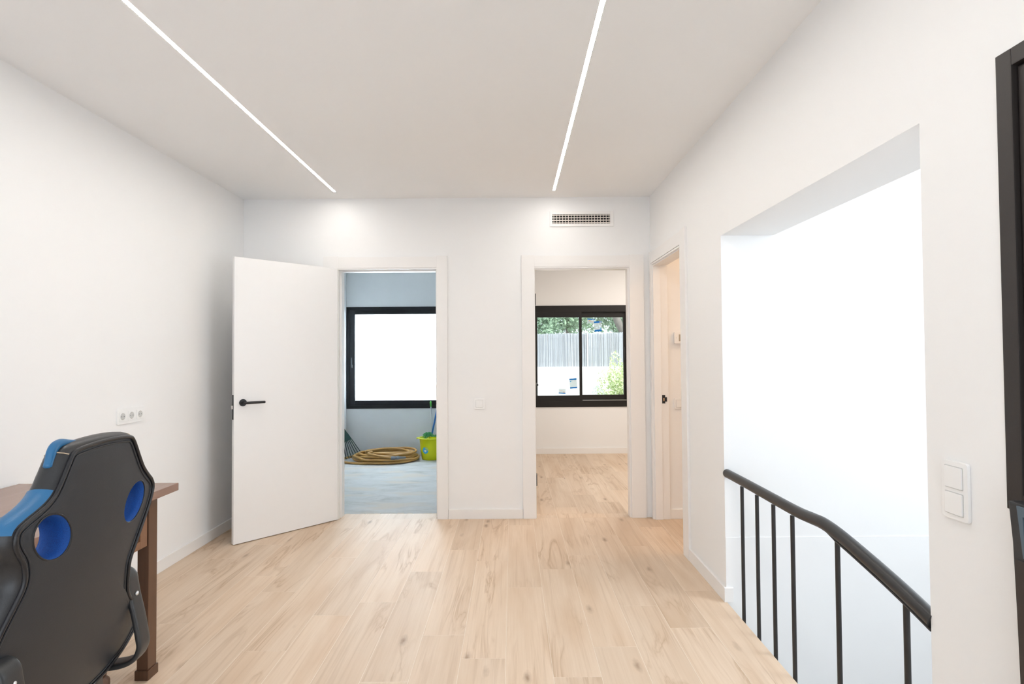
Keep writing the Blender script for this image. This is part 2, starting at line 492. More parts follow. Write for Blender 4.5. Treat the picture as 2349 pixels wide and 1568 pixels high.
# right wall: piece with the third door, the beam above the stair opening, the near pier
D3 = (3.622, 4.375); SO = (1.500, 2.940); SZ = 1.9765
b = MB()
b.box(XR, XR + WT, SO[1], D3[0] - JB, -2.7, ZC)
b.box(XR, XR + WT, D3[0] - JB, D3[1] + JB, DZ + JB + 0.012, ZC)
b.box(XR, XR + WT, D3[1] + JB, YB2, -0.02, ZC)
b.box(XR, XR + 0.29, SO[0], SO[1], SZ, ZC)
b.box(XR, XR + 0.29, 1.257, SO[0], -2.7, ZC)
b.box(XR, XR + 0.29, 0.30, 1.257, 2.028, ZC)
b.box(XR, XR + 0.29, -1.6, 0.30, -2.7, ZC)
b.box(XR, XR + 0.29, 0.30, 1.257, -2.7, 0.975)
struct('wall_right', b, M_WALL)

# stairwell: end wall flush with the jamb, outer wall with an assumed window opening, ceiling, lower floor
b = MB()
b.box(XR + WT, 3.6, SO[1], SO[1] + 0.12, -2.7, 3.3)
b.box(XR + 0.0005, 3.6, SO[1] - 0.003, SO[1], -2.7, 0.3415)       # thicker plaster below the ledge line
struct('wall_stairwell_end', b, M_WALL)
b = MB()
b.box(3.6, 3.72, -1.6, 0.65, -2.7, 3.3); b.box(3.6, 3.72, 2.75, 3.06, -2.7, 3.3)
b.box(3.6, 3.72, 0.65, 2.75, -2.7, 0.75); b.box(3.6, 3.72, 0.65, 2.75, 2.75, 3.3)
struct('wall_stairwell_side', b, M_WALL)
struct('wall_stairwell_near', MB().box(XR + 0.29, 3.72, -1.6, -1.48, -2.7, 3.3), M_WALL)
struct('wall_stairwell_below', MB().box(XR - 0.10, XR, SO[0], SO[1], -2.7, -0.012), M_WALL)
struct('ceiling_stairwell', MB().box(XR + 0.29, 3.72, -1.6, 3.06, 3.3, 3.4), M_CEIL)
struct('floor_lower', MB().box(XR - 0.1, 3.72, -1.6, 3.06, -2.82, -2.7), plain('lower_floor_tile', (0.80, 0.76, 0.72), 0.5, noise=0.06))
# stair flight below the railing, going down towards the viewer
b = MB()
for i in range(9):
    b.box(XR + 0.30, XR + 1.25, -1.2 + 0.0, 0.95 - i * 0.24, -2.7, -0.36 - i * 0.26 - 0.0)
st = struct('trim_stair_flight', b, M_WALL)

# rear wall with assumed wide glazed opening, unseen roof overhang added to shut out the sun
b = MB()
b.box(XL - 0.12, -1.85, -1.72, -1.6, -0.02, ZC); b.box(0.85, XR + 0.3, -1.72, -1.6, -0.02, ZC)
b.box(-1.85, 0.85, -1.72, -1.6, 2.35, ZC)
struct('wall_rear', b, M_WALL)
b = MB()
for x in (-1.85, -0.53, 0.79): b.box(x, x + 0.06, -1.69, -1.63, 0.0, 2.35)
b.box(-1.85, 0.85, -1.69, -1.63, 2.29, 2.35); b.box(-1.85, 0.85, -1.69, -1.63, 0.0, 0.05)
wr = struct('window_rear_assumed', b, M_ALU4)  # frame of unseen glazed doors, assumed as a daylight source behind the camera

# ceiling with the two slots of the light lines
SLOTS = (-1.3915, 0.3417); SLW = 0.0125; SLE = 4.243; SL0 = 0.45
b = MB()
xs = [XL - 0.12, SLOTS[0] - SLW, SLOTS[0] + SLW, SLOTS[1] - SLW, SLOTS[1] + SLW, XR + 0.30]
for i in (0, 2, 4): b.box(xs[i], xs[i + 1], -1.72, YB2, ZC, ZC + 0.05)
for i in (1, 3):
    b.box(xs[i], xs[i + 1], SLE, YB2, ZC, ZC + 0.05); b.box(xs[i], xs[i + 1], -1.72, SL0, ZC, ZC + 0.05)
struct('ceiling', b, M_CEIL)
b = MB(); b.box(XL - 0.12, 3.4, -3.6, 7.6, ZC + 0.05, ZC + 0.2); struct('ceiling_roof_slab', b, M_CEIL) if False else b.bm.free()
b = MB(); b.box(XL - 0.3, XR + 0.28, -3.8, YB2, ZC + 0.051, ZC + 0.25); b.box(XL - 0.3, 4.2, YB2, 7.6, ZC + 0.0, ZC + 0.25); b.box(XR + 0.28, 4.2, SO[1] + 0.12, YB2, ZC, ZC + 0.25)  # first box runs on past the rear wall, added to block the sun
struct('ceiling_slab', b, M_CEIL)
for k, sx in enumerate(SLOTS):
    lab = ('long recessed light line nearer the left wall, ending before the open door', 'recessed light line running towards the air vent')[k]
    t = thing('light_line', lab, 'ceiling light', (sx, SLE, ZC), 'recessed light lines in the ceiling')
    MB().box(sx - 0.0095, sx + 0.0095, SL0 + 0.004, SLE - 0.004, ZC + 0.001, ZC + 0.005).build('diffuser', M_LED, t)
    p = MB(); p.box(sx - SLW + 0.0005, sx - 0.0097, SL0 + 0.002, SLE - 0.001, ZC + 0.0005, ZC + 0.014); p.box(sx + 0.0097, sx + SLW - 0.0005, SL0 + 0.002, SLE - 0.001, ZC + 0.0005, ZC + 0.014)
    p.box(sx - SLW + 0.0005, sx + SLW - 0.0005, SL0 + 0.002, SLE - 0.001, ZC + 0.0142, ZC + 0.016)
    p.build('profile', M_ALUP, t)

# far rooms
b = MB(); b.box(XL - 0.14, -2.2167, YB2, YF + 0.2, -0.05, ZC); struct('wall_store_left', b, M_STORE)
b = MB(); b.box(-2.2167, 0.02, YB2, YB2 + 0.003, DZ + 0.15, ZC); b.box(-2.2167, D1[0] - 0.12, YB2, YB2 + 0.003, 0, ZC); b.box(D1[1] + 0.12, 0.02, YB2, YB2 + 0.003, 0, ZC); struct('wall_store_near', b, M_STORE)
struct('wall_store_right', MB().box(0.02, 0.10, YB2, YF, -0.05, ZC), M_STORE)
struct('wall_bedroom_left', MB().box(0.10, 0.13, YB2, YF, -0.05, ZC), M_WALL)
struct('wall_bedroom_right', MB().box(2.75, 2.85, YB2, YF, -0.05, ZC), M_WALL)
W1 = (-2.2167, -0.85, 0.6185, 1.979); W2 = (0.272, 1.566, 0.622, 1.9805)
b = MB()
b.box(-2.45, W1[0], YF, YF + 0.2, -0.3, ZC); b.box(W1[0], W1[1], YF, YF + 0.2, -0.3, W1[2]); b.box(W1[0], W1[1], YF, YF + 0.2, W1[3], ZC); b.box(W1[1], 0.06, YF, YF + 0.2, -0.3, ZC)
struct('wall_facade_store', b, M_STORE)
b = MB()
b.box(0.06, W2[0], YF, YF + 0.2, -0.3, ZC); b.box(W2[0], W2[1], YF, YF + 0.2, -0.3, W2[2]); b.box(W2[0], W2[1], YF, YF + 0.2, W2[3], ZC); b.box(W2[1], 3.0, YF, YF + 0.2, -0.3, ZC)
struct('wall_facade_bedroom', b, M_WALL)
b = MB(); b.box(XR + WT, 3.2, 4.40, YB2, -0.02, ZC); struct('wall_corridor', b, M_WALL)
b = MB(); b.box(3.1, 3.2, SO[1] + 0.12, 4.40, -0.02, ZC); struct('wall_corridor_end', b, M_WALL)

# ------------------------------------------------------------------ floors: every plank its own piece
b = MB(); b.box(XL, XR, -1.6, YB2 + 0.034, -0.012, -0.0003)
b.box(XR, 3.1, SO[1] + 0.12, 4.40, -0.012, -0.0003)
b.box(0.13, 2.75, YB2 + 0.034, YF, -0.012, -0.0003)
b.box(XL, XR + 0.004, -1.6, YB2, -0.20, -0.012); b.box(XR, 3.1, SO[1] + 0.12, 4.4, -0.2, -0.012); b.box(0.13, 2.75, YB2, YF, -0.2, -0.012)
floor = struct('floor', b, M_GROUT)
meshes = {}
PH = {-1: 2.409, -2: 2.61, 0: 3.131, 1: 2.269, 2: 2.497, 3: 2.895, 4: 2.662, 5: 3.071, -3: 2.245, -4: 2.958, -5: 2.813, -6: 2.484, -7: 3.096, -8: 3.315, -9: 2.74, -10: 3.601, -11: 2.9}
PL, PW, X0 = 1.121, 0.1995, -0.036
def lay(x0, x1, y0, y1):
    k0 = math.floor((x0 - X0) / PW); k1 = math.ceil((x1 - X0) / PW)
    for k in range(k0, k1):
        ph = PH.get(k, (k * 0.4137 % 1) * PL)
        a, c = max(x0, X0 + k * PW + 0.0007), min(x1, X0 + (k + 1) * PW - 0.0007)
        if c - a < 0.012: continue
        j0 = math.floor((y0 - ph) / PL)
        j = j0
        while ph + j * PL < y1:
            p, q = max(y0, ph + j * PL + 0.0007), min(y1, ph + (j + 1) * PL - 0.0007)
            j += 1
            if q - p < 0.012: continue
            key = (round(c - a, 3), round(q - p, 3))
            if key not in meshes:
                w_, l_ = c - a, q - p
                mb = bmesh.new()
                h = 0.011; bv = 0.0006
                lo = [mb.verts.new((sx * w_ / 2, sy * l_ / 2, -h)) for sx, sy in ((-1, -1), (1, -1), (1, 1), (-1, 1))]
                mi_ = [mb.verts.new((sx * w_ / 2, sy * l_ / 2, -bv)) for sx, sy in ((-1, -1), (1, -1), (1, 1), (-1, 1))]
                hi = [mb.verts.new((sx * (w_ / 2 - bv), sy * (l_ / 2 - bv), 0)) for sx, sy in ((-1, -1), (1, -1), (1, 1), (-1, 1))]
                mb.faces.new(hi)
                for A, B in ((lo, mi_), (mi_, hi)):
                    for i in range(4): mb.faces.new([A[i], A[(i + 1) % 4], B[(i + 1) % 4], B[i]])
                me = bpy.data.meshes.new('plank'); mb.to_mesh(me); mb.free(); me.materials.append(M_FLOOR)
                meshes[key] = me
            o = bpy.data.objects.new('plank', meshes[key])
            o.location = ((a + c) / 2, (p + q) / 2, 0.0 + random.random() * 0.00025)
            COL.objects.link(o); o.parent = floor
lay(XL, XR, -1.0, YB)
lay(XR + 0.0, 3.1, SO[1] + 0.12, 4.40)
lay(D1[0], D1[1], YB, YB2 + 0.034)
lay(D2[0], D2[1], YB, YB2)
lay(0.13, 2.75, YB2, YF)
b = MB(); b.box(-2.2167, 0.02, YB2 + 0.034, YF, -0.10, -0.006); b.box(-2.2167, D1[0], YB2, YB2 + 0.034, -0.1, -0.006); b.box(D1[1], 0.02, YB2, YB2 + 0.034, -0.1, -0.006)
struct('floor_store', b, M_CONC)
# ragged mortar left along the concrete edge
b = MB()
random.seed(3)
x = D1[0] + 0.01
while x < D1[1] - 0.03:
    wd = random.uniform(0.02, 0.07)
    b.box(x, x + wd, YB2 + 0.036, YB2 + 0.036 + random.uniform(0.006, 0.03), -0.006, random.uniform(-0.003, 0.001), 0.001)
    x += wd + random.uniform(0.0, 0.03)
struct('trim_mortar_edge', b, plain('beige_mortar', (0.56, 0.48, 0.40), 0.9, noise=0.1))

# baseboards
BH, BT = 0.076, 0.014
def base(name, x0, x1, y0, y1):
    struct(name, MB().box(x0, x1, y0, y1, 0.0, BH, 0.0025), M_TRIM)
base('baseboard_left', XL, XL + BT, -1.6, YB)
base('baseboard_back_left', XL + BT, D1[0] - 0.118, YB - BT, YB)
base('baseboard_back_middle', D1[1] + 0.094, D2[0] - 0.112, YB - BT, YB)
b = MB(); b.box(XR - BT, XR, SO[1] + 0.0, 3.505, 0.0, BH, 0.0025); b.box(XR - BT, XR + 0.035, SO[1] - BT, SO[1] - 0.0001, 0.0, BH, 0.0025)
struct('baseboard_right', b, M_TRIM)
base('baseboard_corridor', XR + WT, 3.1, 4.40 - BT, 4.40)
base('baseboard_bedroom', 0.13, 2.75, YF - BT, YF)
base('baseboard_bedroom_left', 0.13, 0.13 + BT, YB2, YF - BT)

# ------------------------------------------------------------------ door frames
def casing(name, x0, x1, wl, wr, parent_label=None, left_z=None):
    """frame in the back wall: jamb boards, stops and casing, front faces proud of the wall"""
    o = struct(name, MB().box(x0 - JB, x0, YB - 0.0002, YB2 + 0.006, 0, DZ + JB, 0.001).box(x1, x1 + JB, YB - 0.0002, YB2 + 0.006, 0, DZ + JB, 0.001).box(x0, x1, YB - 0.0002, YB2 + 0.006, DZ, DZ + JB, 0.001), M_TRIM)
    f0, f1 = YB - 0.014, YB - 0.0002
    MB().box(x0 - wl, x0 - 0.004, f0 - 0.002, f1, 0, DZ + 0.108, 0.002).build('casing_side', M_TRIM, o)
    MB().box(x1 + 0.004, x1 + wr, f0 - 0.002, f1, 0, DZ + 0.108, 0.002).build('casing_side', M_TRIM, o)
    MB().box(x0 - 0.02, x1 + 0.02, f0, f1, DZ + 0.012, DZ + 0.102, 0.002).build('casing_head', M_TRIM, o)
    MB().box(x0 - 0.004, x1 + 0.004, f0 + 0.004, f1, DZ - 0.0, DZ + 0.012, 0.001).build('head_bead', M_TRIM, o)
    g0 = YB2 + 0.0065
    for a, c in ((x0 - wl, x0 - 0.004), (x1 + 0.004, x1 + wr)):
        MB().box(a, c, g0, g0 + 0.012, 0, DZ + 0.10, 0.002).build('casing_side', M_TRIM, o)
    MB().box(x0 - 0.004, x1 + 0.004, g0, g0 + 0.012, DZ + 0.004, DZ + 0.1, 0.002).build('casing_head', M_TRIM, o)
    return o
door1 = casing('door_1', D1[0], D1[1], 0.1216, 0.092)
s_ = MB(); s_.box(D1[0], D1[0] + 0.010, YB + 0.045, YB2 + 0.005, 0.0005, DZ, 0.001); s_.box(D1[1] - 0.010, D1[1], YB + 0.045, YB2 + 0.005, 0.0005, DZ, 0.001); s_.box(D1[0] + 0.01, D1[1] - 0.01, YB + 0.045, YB2 + 0.005, DZ - 0.010, DZ, 0.001)
s_.build('door_stop', M_TRIM, door1)
door2 = casing('door_2', D2[0], D2[1], 0.110, 0.122)
s_ = MB(); s_.box(D2[1] - 0.010, D2[1], YB, YB2 - 0.045, 0.0005, DZ, 0.001); s_.box(D2[0], D2[1] - 0.01, YB, YB2 - 0.045, DZ - 0.010, DZ, 0.001)
s_.build('door_stop', M_TRIM, door2)
MB().box(D1[1] - 0.003, D1[1] + 0.0, YB + 0.012, YB + 0.034, 0.93, 1.09, 0.001).build('strike_plate', M_BRASS, door1)

# door 1 leaf, swung into the room
HG = Vector((-1.420, 4.420, 0)); LD = Vector((-0.6914, -0.7225, 0)).normalized(); LN = Vector((0.7225, -0.6914, 0)).normalized()
ML = Matrix((( LD.x, LN.x, 0, HG.x), (LD.y, LN.y, 0, HG.y), (0, 0, 1, 0), (0, 0, 0, 1)))   # local: s along leaf, n towards viewer, z
leaf = MB().box(0.004, 0.800, -0.036, 0.0, 0.006, 2.047, 0.0012, M=ML).build('door_leaf', M_DOOR, door1)
h = MB()
Mr = ML @ Matrix.Translation((0.740, 0, 1.003)) @ Matrix.Rotation(-PI / 2, 4, 'X')
h.lathe([(0.0255, 0.0), (0.0255, 0.006), (0.024, 0.008), (0.0, 0.008)][:3], n=28, M=Mr)
h.lathe([(0.010, 0.008), (0.009, 0.045)], n=16, M=Mr)
h.tube([ML @ Vector(p) for p in ((0.750, 0.046, 1.003), (0.742, 0.048, 1.003), (0.70, 0.050, 1.003), (0.605, 0.050, 1.001), (0.603, 0.050, 1.001))], [0.007, 0.0095, 0.0095, 0.0090, 0.0075], 14)
h.build('handle', M_BLACK, leaf)
h = MB()
Mr2 = ML @ Matrix.Translation((0.740, -0.036, 1.003)) @ Matrix.Rotation(PI / 2, 4, 'X')
h.lathe([(0.0255, 0.0), (0.0255, 0.006), (0.024, 0.008)], n=24, M=Mr2)
h.tube([ML @ Vector(p) for p in ((0.740, -0.040, 1.003), (0.740, -0.084, 1.003))], 0.009, 12)
h.tube([ML @ Vector(p) for p in ((0.748, -0.086, 1.003), (0.605, -0.086, 1.001))], 0.009, 12)
h.build('handle', M_BLACK, leaf)
MB().box(0.7995, 0.8025, -0.030, -0.008, 0.885, 1.060, 0.0012, M=ML).build('latch_plate', M_BLACK, leaf)
MB().box(0.8025, 0.811, -0.026, -0.012, 0.960, 0.985, 0.002, M=ML).build('latch_bolt', M_STEEL, leaf)
# door 2 leaf, folded back into the second room, seen along its thickness
y0 = YB2 + 0.008
leaf2 = MB().box(D2[0] - 0.036, D2[0] - 0.001, y0 + 0.010, y0 + 0.785, 0.006, 2.03, 0.0012).build('door_leaf', M_DOOR, door2)
h = MB(); yy = y0 + 0.735
Mr = Matrix.Translation((D2[0] - 0.001, yy, 1.045)) @ Matrix.Rotation(PI / 2, 4, 'Y')
h.lathe([(0.0255, 0.0), (0.0255, 0.006), (0.024, 0.008)], n=24, M=Mr)
h.tube([(D2[0], yy, 1.045), (D2[0] + 0.048, yy, 1.045)], 0.009, 12)
h.tube([(D2[0] + 0.048, yy + 0.008, 1.045), (D2[0] + 0.050, yy - 0.13, 1.040)], 0.0095, 12)
h.build('handle', M_BLACK, leaf2)
for z in (0.285, 1.035, 1.795):
    MB().box(D2[0] - 0.002, D2[0] + 0.009, YB2 - 0.035, YB2 - 0.004, z - 0.045, z + 0.045, 0.001).tube([(D2[0] + 0.004, YB2 + 0.004, z - 0.05), (D2[0] + 0.004, YB2 + 0.004, z + 0.05)], 0.008, 10).build('hinge', M_BLACK, door2)

# door 3 in the right wall
DZ3 = DZ + 0.012
b = MB(); b.box(XR - 0.0002, XR + WT + 0.006, D3[0] - JB, D3[0], 0, DZ3 + JB, 0.001); b.box(XR - 0.0002, XR + WT + 0.006, D3[1], D3[1] + JB, 0, DZ3 + JB, 0.001); b.box(XR - 0.0002, XR + WT + 0.006, D3[0], D3[1], DZ3, DZ3 + JB, 0.001)
door3 = struct('door_3', b, M_TRIM)
f0, f1 = XR - 0.014, XR - 0.0002
MB().box(f0 - 0.002, f1, D3[0] - 0.116, D3[0] - 0.004, 0, DZ3 + 0.110, 0.002).build('casing_side', M_TRIM, door3)
MB().box(f0 - 0.002, f1, D3[1] + 0.004, YB - 0.017, 0, DZ3 + 0.110, 0.002).build('casing_side', M_TRIM, door3)
MB().box(f0, f1, D3[0] - 0.02, D3[1] + 0.02, DZ3 + 0.014, DZ3 + 0.104, 0.002).build('casing_head', M_TRIM, door3)
MB().box(f0 + 0.004, f1, D3[0] - 0.004, D3[1] + 0.004, DZ3, DZ3 + 0.012, 0.001).build('head_bead', M_TRIM, door3)
s_ = MB(); s_.box(XR + 0.002, XR + 0.060, D3[1] - 0.010, D3[1] - 0.0002, 0.0005, DZ3, 0.001); s_.box(XR + 0.002, XR + 0.060, D3[0] + 0.0002, D3[0] + 0.010, 0.0005, DZ3, 0.001); s_.box(XR + 0.002, XR + 0.060, D3[0] + 0.01, D3[1] - 0.01, DZ3 - 0.010, DZ3 - 0.0002, 0.001)
s_.build('door_stop', M_TRIM, door3)
sp = MB().box(XR + 0.066, XR + 0.090, D3[1] - 0.003, D3[1] + 0.0, 0.930, 0.997, 0.001).box(XR + 0.088, XR + 0.104, D3[1] - 0.005, D3[1], 0.945, 0.980, 0.002).build('strike_plate', M_BLACK, door3)
MB().box(XR + 0.074, XR + 0.084, D3[1] - 0.004, D3[1] - 0.002, 0.950, 0.975).build('latch_slot', M_BRASS, sp)

# dark framed window at the right edge, in the near pier
b = MB()
b.box(XR - 0.004, XR + 0.07, 1.217, 1.257, 0.975, 2.028, 0.003); b.box(XR - 0.004, XR + 0.07, 0.30, 0.342, 0.975, 2.028, 0.003); b.box(XR - 0.004, XR + 0.07, 0.342, 1.217, 1.988, 2.028, 0.003); b.box(XR - 0.004, XR + 0.07, 0.342, 1.217, 0.975, 1.015, 0.003)
win4 = struct('window_4', b, M_ALU4)
s_ = MB(); s_.box(XR + 0.008, XR + 0.055, 1.115, 1.2145, 1.018, 1.984, 0.003); s_.box(XR + 0.008, XR + 0.055, 0.345, 0.445, 1.018, 1.984, 0.003)
s_.box(XR + 0.008, XR + 0.055, 0.445, 1.115, 1.884, 1.984, 0.003); s_.box(XR + 0.008, XR + 0.055, 0.445, 1.115, 1.018, 1.118, 0.003)
s_.build('sash', M_ALU4, win4)
MB().box(XR + 0.025, XR + 0.04, 0.445, 1.115, 1.118, 1.884).build('shutter_panel', M_SMOKE, win4)

# ------------------------------------------------------------------ windows
# window 1: fixed-looking black frame with frosted pane
b = MB(); y0, y1 = YF - 0.012, YF + 0.06
x0, x1, z0, z1 = W1; x0 += 0.001
b.box(x0, -2.1750, y0, y1, z0, z1, 0.002); b.box(x1 - 0.042, x1, y0, y1, z0, z1, 0.002); b.box(-2.1750, x1 - 0.042, y0, y1, z0, z0 + 0.042, 0.002); b.box(-2.1750, x1 - 0.042, y0, y1, z1 - 0.042, z1, 0.002)
win1 = struct('window_1', b, M_ALU1)
s_ = MB(); sx0, sx1, sz0, sz1 = -2.1745, x1 - 0.0425, z0 + 0.0425, z1 - 0.0425
s_.box(sx0, -2.105, y0 + 0.006, y1 - 0.006, sz0, sz1, 0.002); s_.box(sx1 - 0.068, sx1, y0 + 0.006, y1 - 0.006, sz0, sz1, 0.002)
s_.box(-2.105, sx1 - 0.068, y0 + 0.006, y1 - 0.006, sz0, 0.7265, 0.002); s_.box(-2.105, sx1 - 0.068, y0 + 0.006, y1 - 0.006, 1.8805, sz1, 0.002)
sash = s_.build('sash', M_ALU1, win1)
MB().box(-2.108, sx1 - 0.065, YF + 0.018, YF + 0.026, 0.723, 1.884).build('frosted_pane', M_FROST, win1)
MB().box(-2.145, -2.132, y0 - 0.006, y0 + 0.006, 1.165, 1.205, 0.002).box(-2.143, -2.134, y0 - 0.026, y0 - 0.014, 1.175, 1.30, 0.003).box(-2.142, -2.135, y0 - 0.016, y0 - 0.002, 1.18, 1.192).build('handle', plain('grey_handle', (0.10, 0.11, 0.12), 0.3, metal=0.5, noise=0.05), sash)

# window 2: two sliding sashes
x0, x1, z0, z1 = W2
b = MB(); b.box(x0, x0 + 0.030, y0, y1 + 0.03, z0, z1, 0.002); b.box(x1 - 0.030, x1, y0, y1 + 0.03, z0, z1, 0.002)
b.box(x0 + 0.03, x1 - 0.03, y0, y1 + 0.03, z0, z0 + 0.085, 0.002); b.box(x0 + 0.03, x1 - 0.03, y0, y1 + 0.03, z1 - 0.088, z1, 0.002)
win2 = struct('window_2', b, M_ALU2)
def sash2(xa, xb, ya, yb, ga, gb, za, zb, gz0, gz1):
    s_ = MB(); s_.box(xa, ga, ya, yb, za, zb, 0.002); s_.box(gb, xb, ya, yb, za, zb, 0.002); s_.box(ga, gb, ya, yb, za, gz0, 0.002); s_.box(ga, gb, ya, yb, gz1, zb, 0.002)
    o = s_.build('sash', M_ALU2, win2)
    MB().box(ga - 0.004, gb + 0.004, (ya + yb) / 2 - 0.003, (ya + yb) / 2 + 0.003, gz0 - 0.004, gz1 + 0.004).build('pane', M_GLASS, o)
    return o
sl = sash2(0.303, 0.9405, YF - 0.008, YF + 0.022, 0.342, 0.904, z0 + 0.060, z1 - 0.060, 0.776, 1.8225)
sr = sash2(0.915, 1.5355, YF + 0.028, YF + 0.058, 0.944, 1.502, z0 + 0.0905, z1 - 0.0885, 0.779, 1.8215)
MB().box(0.946, 1.535, YF - 0.004, YF + 0.020, z0 + 0.0855, z0 + 0.0895).build('track_rail', M_STEEL, win2)
MB().box(1.508, 1.526, YF + 0.020, YF + 0.0275, 1.24, 1.42, 0.003).build('latch', M_BLACK, sr)

# stickers on the panes: band(s), white field, small print
def sticker(cx, cz, w_, h_, rot, y, top, bottom, label, marks):
    M_ = Matrix.Translation((cx, y, cz)) @ Matrix.Rotation(-math.radians(rot), 4, 'Y')
    t = MB().box(-w_ / 2, w_ / 2, 0, 0.0006, -h_ / 2, h_ / 2, M=M_).build('window_sticker', M_STPAPER, None)
    tag(t, label, 'sticker', 'stickers on the sliding window')
    if top: MB().box(-w_ / 2, w_ / 2, -0.0006, 0, h_ / 2 - top, h_ / 2, M=M_).build('blue_band', M_STBLUE, t)
    if bottom: MB().box(-w_ / 2, w_ / 2, -0.0006, 0, -h_ / 2, -h_ / 2 + bottom, M=M_).build('blue_band', M_STBLUE, t)
    for (mx_, mz_, mw, mh, mt_) in marks:
        MB().box(mx_ - mw / 2, mx_ + mw / 2, -0.0010, -0.0002, mz_ - mh / 2, mz_ + mh / 2, M=M_).build('print_mark', mt_, t)
SC = 7.25 / 1240.0
ysr = YF + 0.039; ysl = YF + 0.003
sticker(1.070, 1.772, 0.100, 0.066, -4, ysr, 0.016, 0, 'small upper left sticker with one blue band on the right sliding pane', [(-0.018, 0.006, 0.018, 0.010, M_ORANGE), (0.016, -0.006, 0.04, 0.004, M_ORANGE), (0.028, 0.026, 0.010, 0.008, M_PAPER)])
sticker(1.164, 1.700, 0.100, 0.140, 3.5, ysr, 0.022, 0.026, 'tall sticker with two blue bands, high on the right sliding pane', [(0.034, 0.058, 0.014, 0.012, M_PAPER), (-0.02, -0.030, 0.03, 0.004, M_PIN), (0.035, -0.028, 0.018, 0.014, M_CYAN), (0, 0.024, 0.06, 0.003, M_PIN)])
sticker(0.820, 0.936, 0.098, 0.134, 4, ysl, 0.022, 0.018, 'tall sticker with two blue bands, low on the left sliding pane', [(-0.035, 0.026, 0.018, 0.014, M_CYAN), (0.02, 0.032, 0.04, 0.004, M_PIN), (0, -0.005, 0.06, 0.003, M_PIN)])
sticker(0.670, 0.832, 0.094, 0.066, -3, ysl, 0, 0.014, 'small sticker with one blue band at the bottom of the left sliding pane', [(0.024, -0.010, 0.018, 0.010, M_ORANGE), (-0.012, 0.006, 0.04, 0.004, M_ORANGE)])

# ------------------------------------------------------------------ unseen lights assumed in the rooms beyond
light('corridor_assumed_light', 'AREA', (2.3, 3.75, 2.60), 11.0, (1.0, 0.70, 0.46), (0, 0, 0), 0.5, 0.5)  # unseen light, assumed from the peach tone on the corridor wall; no lamp modelled
light('bedroom_assumed_light', 'AREA', (1.9, 5.7, 2.60), 23.0, (1.0, 0.92, 0.84), (0, 0, 0), 0.8, 1.6)  # unseen light added to brighten this room, assumed from its warm walls

# ------------------------------------------------------------------ air vent
vt = thing('air_vent', 'white rectangular air vent grille high on the back wall', 'air vent', (0.58, YB, 2.445))
vx0, vx1, vz0, vz1 = 0.3205, 0.845, 2.3835, 2.509
gx0, gx1, gz0, gz1 = 0.3415, 0.8165, 2.4055, 2.4835
b = MB(); b.box(vx0, gx0, YB - 0.008, YB - 0.0005, vz0, vz1, 0.002); b.box(gx1, vx1, YB - 0.008, YB - 0.0005, vz0, vz1, 0.002); b.box(gx0, gx1, YB - 0.008, YB - 0.0005, vz0, gz0, 0.002); b.box(gx0, gx1, YB - 0.008, YB - 0.0005, gz1, vz1, 0.002)
b.build('frame', M_TRIM, vt)
MB().box(gx0, gx1, YB - 0.0012, YB - 0.0005, gz0, gz1).build('dark_backing', M_HOLE, vt)
for i in range(4):
    z = gz0 + 0.0075 + i * (gz1 - gz0 - 0.015) / 3
    MB().box(gx0, gx1, YB - 0.0075, YB - 0.0045, z - 0.0032, z + 0.0032).build('slat', M_VENT, vt)
vm = MB().box(-0.0022, 0.0022, YB - 0.0043, YB - 0.0015, gz0, gz1)
o0 = vm.build('slat', M_VENT, vt)
o0.location.x = gx0 + 0.0125
for i in range(1, 20):
    o = o0.copy(); COL.objects.link(o); o.location.x = gx0 + 0.0125 + i * 0.02475 * (gx1 - gx0 - 0.02) / 0.47

# ------------------------------------------------------------------ switches, sockets, thermostat
def rr(w_, h_, r, n=5):
    pts = []
    for cx, cy, a0 in ((w_ / 2 - r, h_ / 2 - r, 0), (-w_ / 2 + r, h_ / 2 - r, 90), (-w_ / 2 + r, -h_ / 2 + r, 180), (w_ / 2 - r, -h_ / 2 + r, 270)):
        for k in range(n): pts.append((cx + r * math.cos(math.radians(a0 + 90 * k / (n - 1))), cy + r * math.sin(math.radians(a0 + 90 * k / (n - 1)))))
    return pts
def plate(root, M_, w_, h_, cells, d=0.009, rocker=0.058):
    """local frame: x along the wall, y out of the wall, z up"""
    MB().prism(rr(w_, h_, 0.008), 'y', 0.0002, d, 0.0025, M=M_).build('cover_plate', M_PLASTW, root)
    for (cx, cz) in cells:
        b = MB(); b.prism([(cx + p, cz + q) for p, q in rr(rocker + 0.004, rocker + 0.004, 0.003)], 'y', d - 0.002, d + 0.0006, 0, M=M_)
        b.build('rocker_gap', M_PIN, root)
        b = MB(); b.prism([(cx + p, cz + q) for p, q in rr(rocker, rocker, 0.003)], 'y', d - 0.001, d + 0.004, 0.0012, M=M_)
        b.build('rocker', M_PLASTW, root)
MBack = lambda x, z, y=YB: Matrix.Translation((x, y, z)) @ Matrix(((1, 0, 0, 0), (0, -1, 0, 0), (0, 0, 1, 0), (0, 0, 0, 1)))
MRight = lambda y, z: Matrix.Translation((XR, y, z)) @ Matrix(((0, -1, 0, 0), (1, 0, 0, 0), (0, 0, 1, 0), (0, 0, 0, 1)))
MLeft = lambda y, z: Matrix.Translation((XL, y, z)) @ Matrix(((0, 1, 0, 0), (1, 0, 0, 0), (0, 0, 1, 0), (0, 0, 0, 1)))
t = thing('light_switch', 'single white rocker switch on the back wall between the two doorways', 'light switch', (-0.268, YB, 0.9335))
plate(t, MBack(-0.268, 0.9335), 0.087, 0.088, [(0, 0)], rocker=0.056)
t = thing('light_switch', 'double white rocker switch, one above the other, on the near right wall', 'light switch', (XR, 1.400, 0.980))
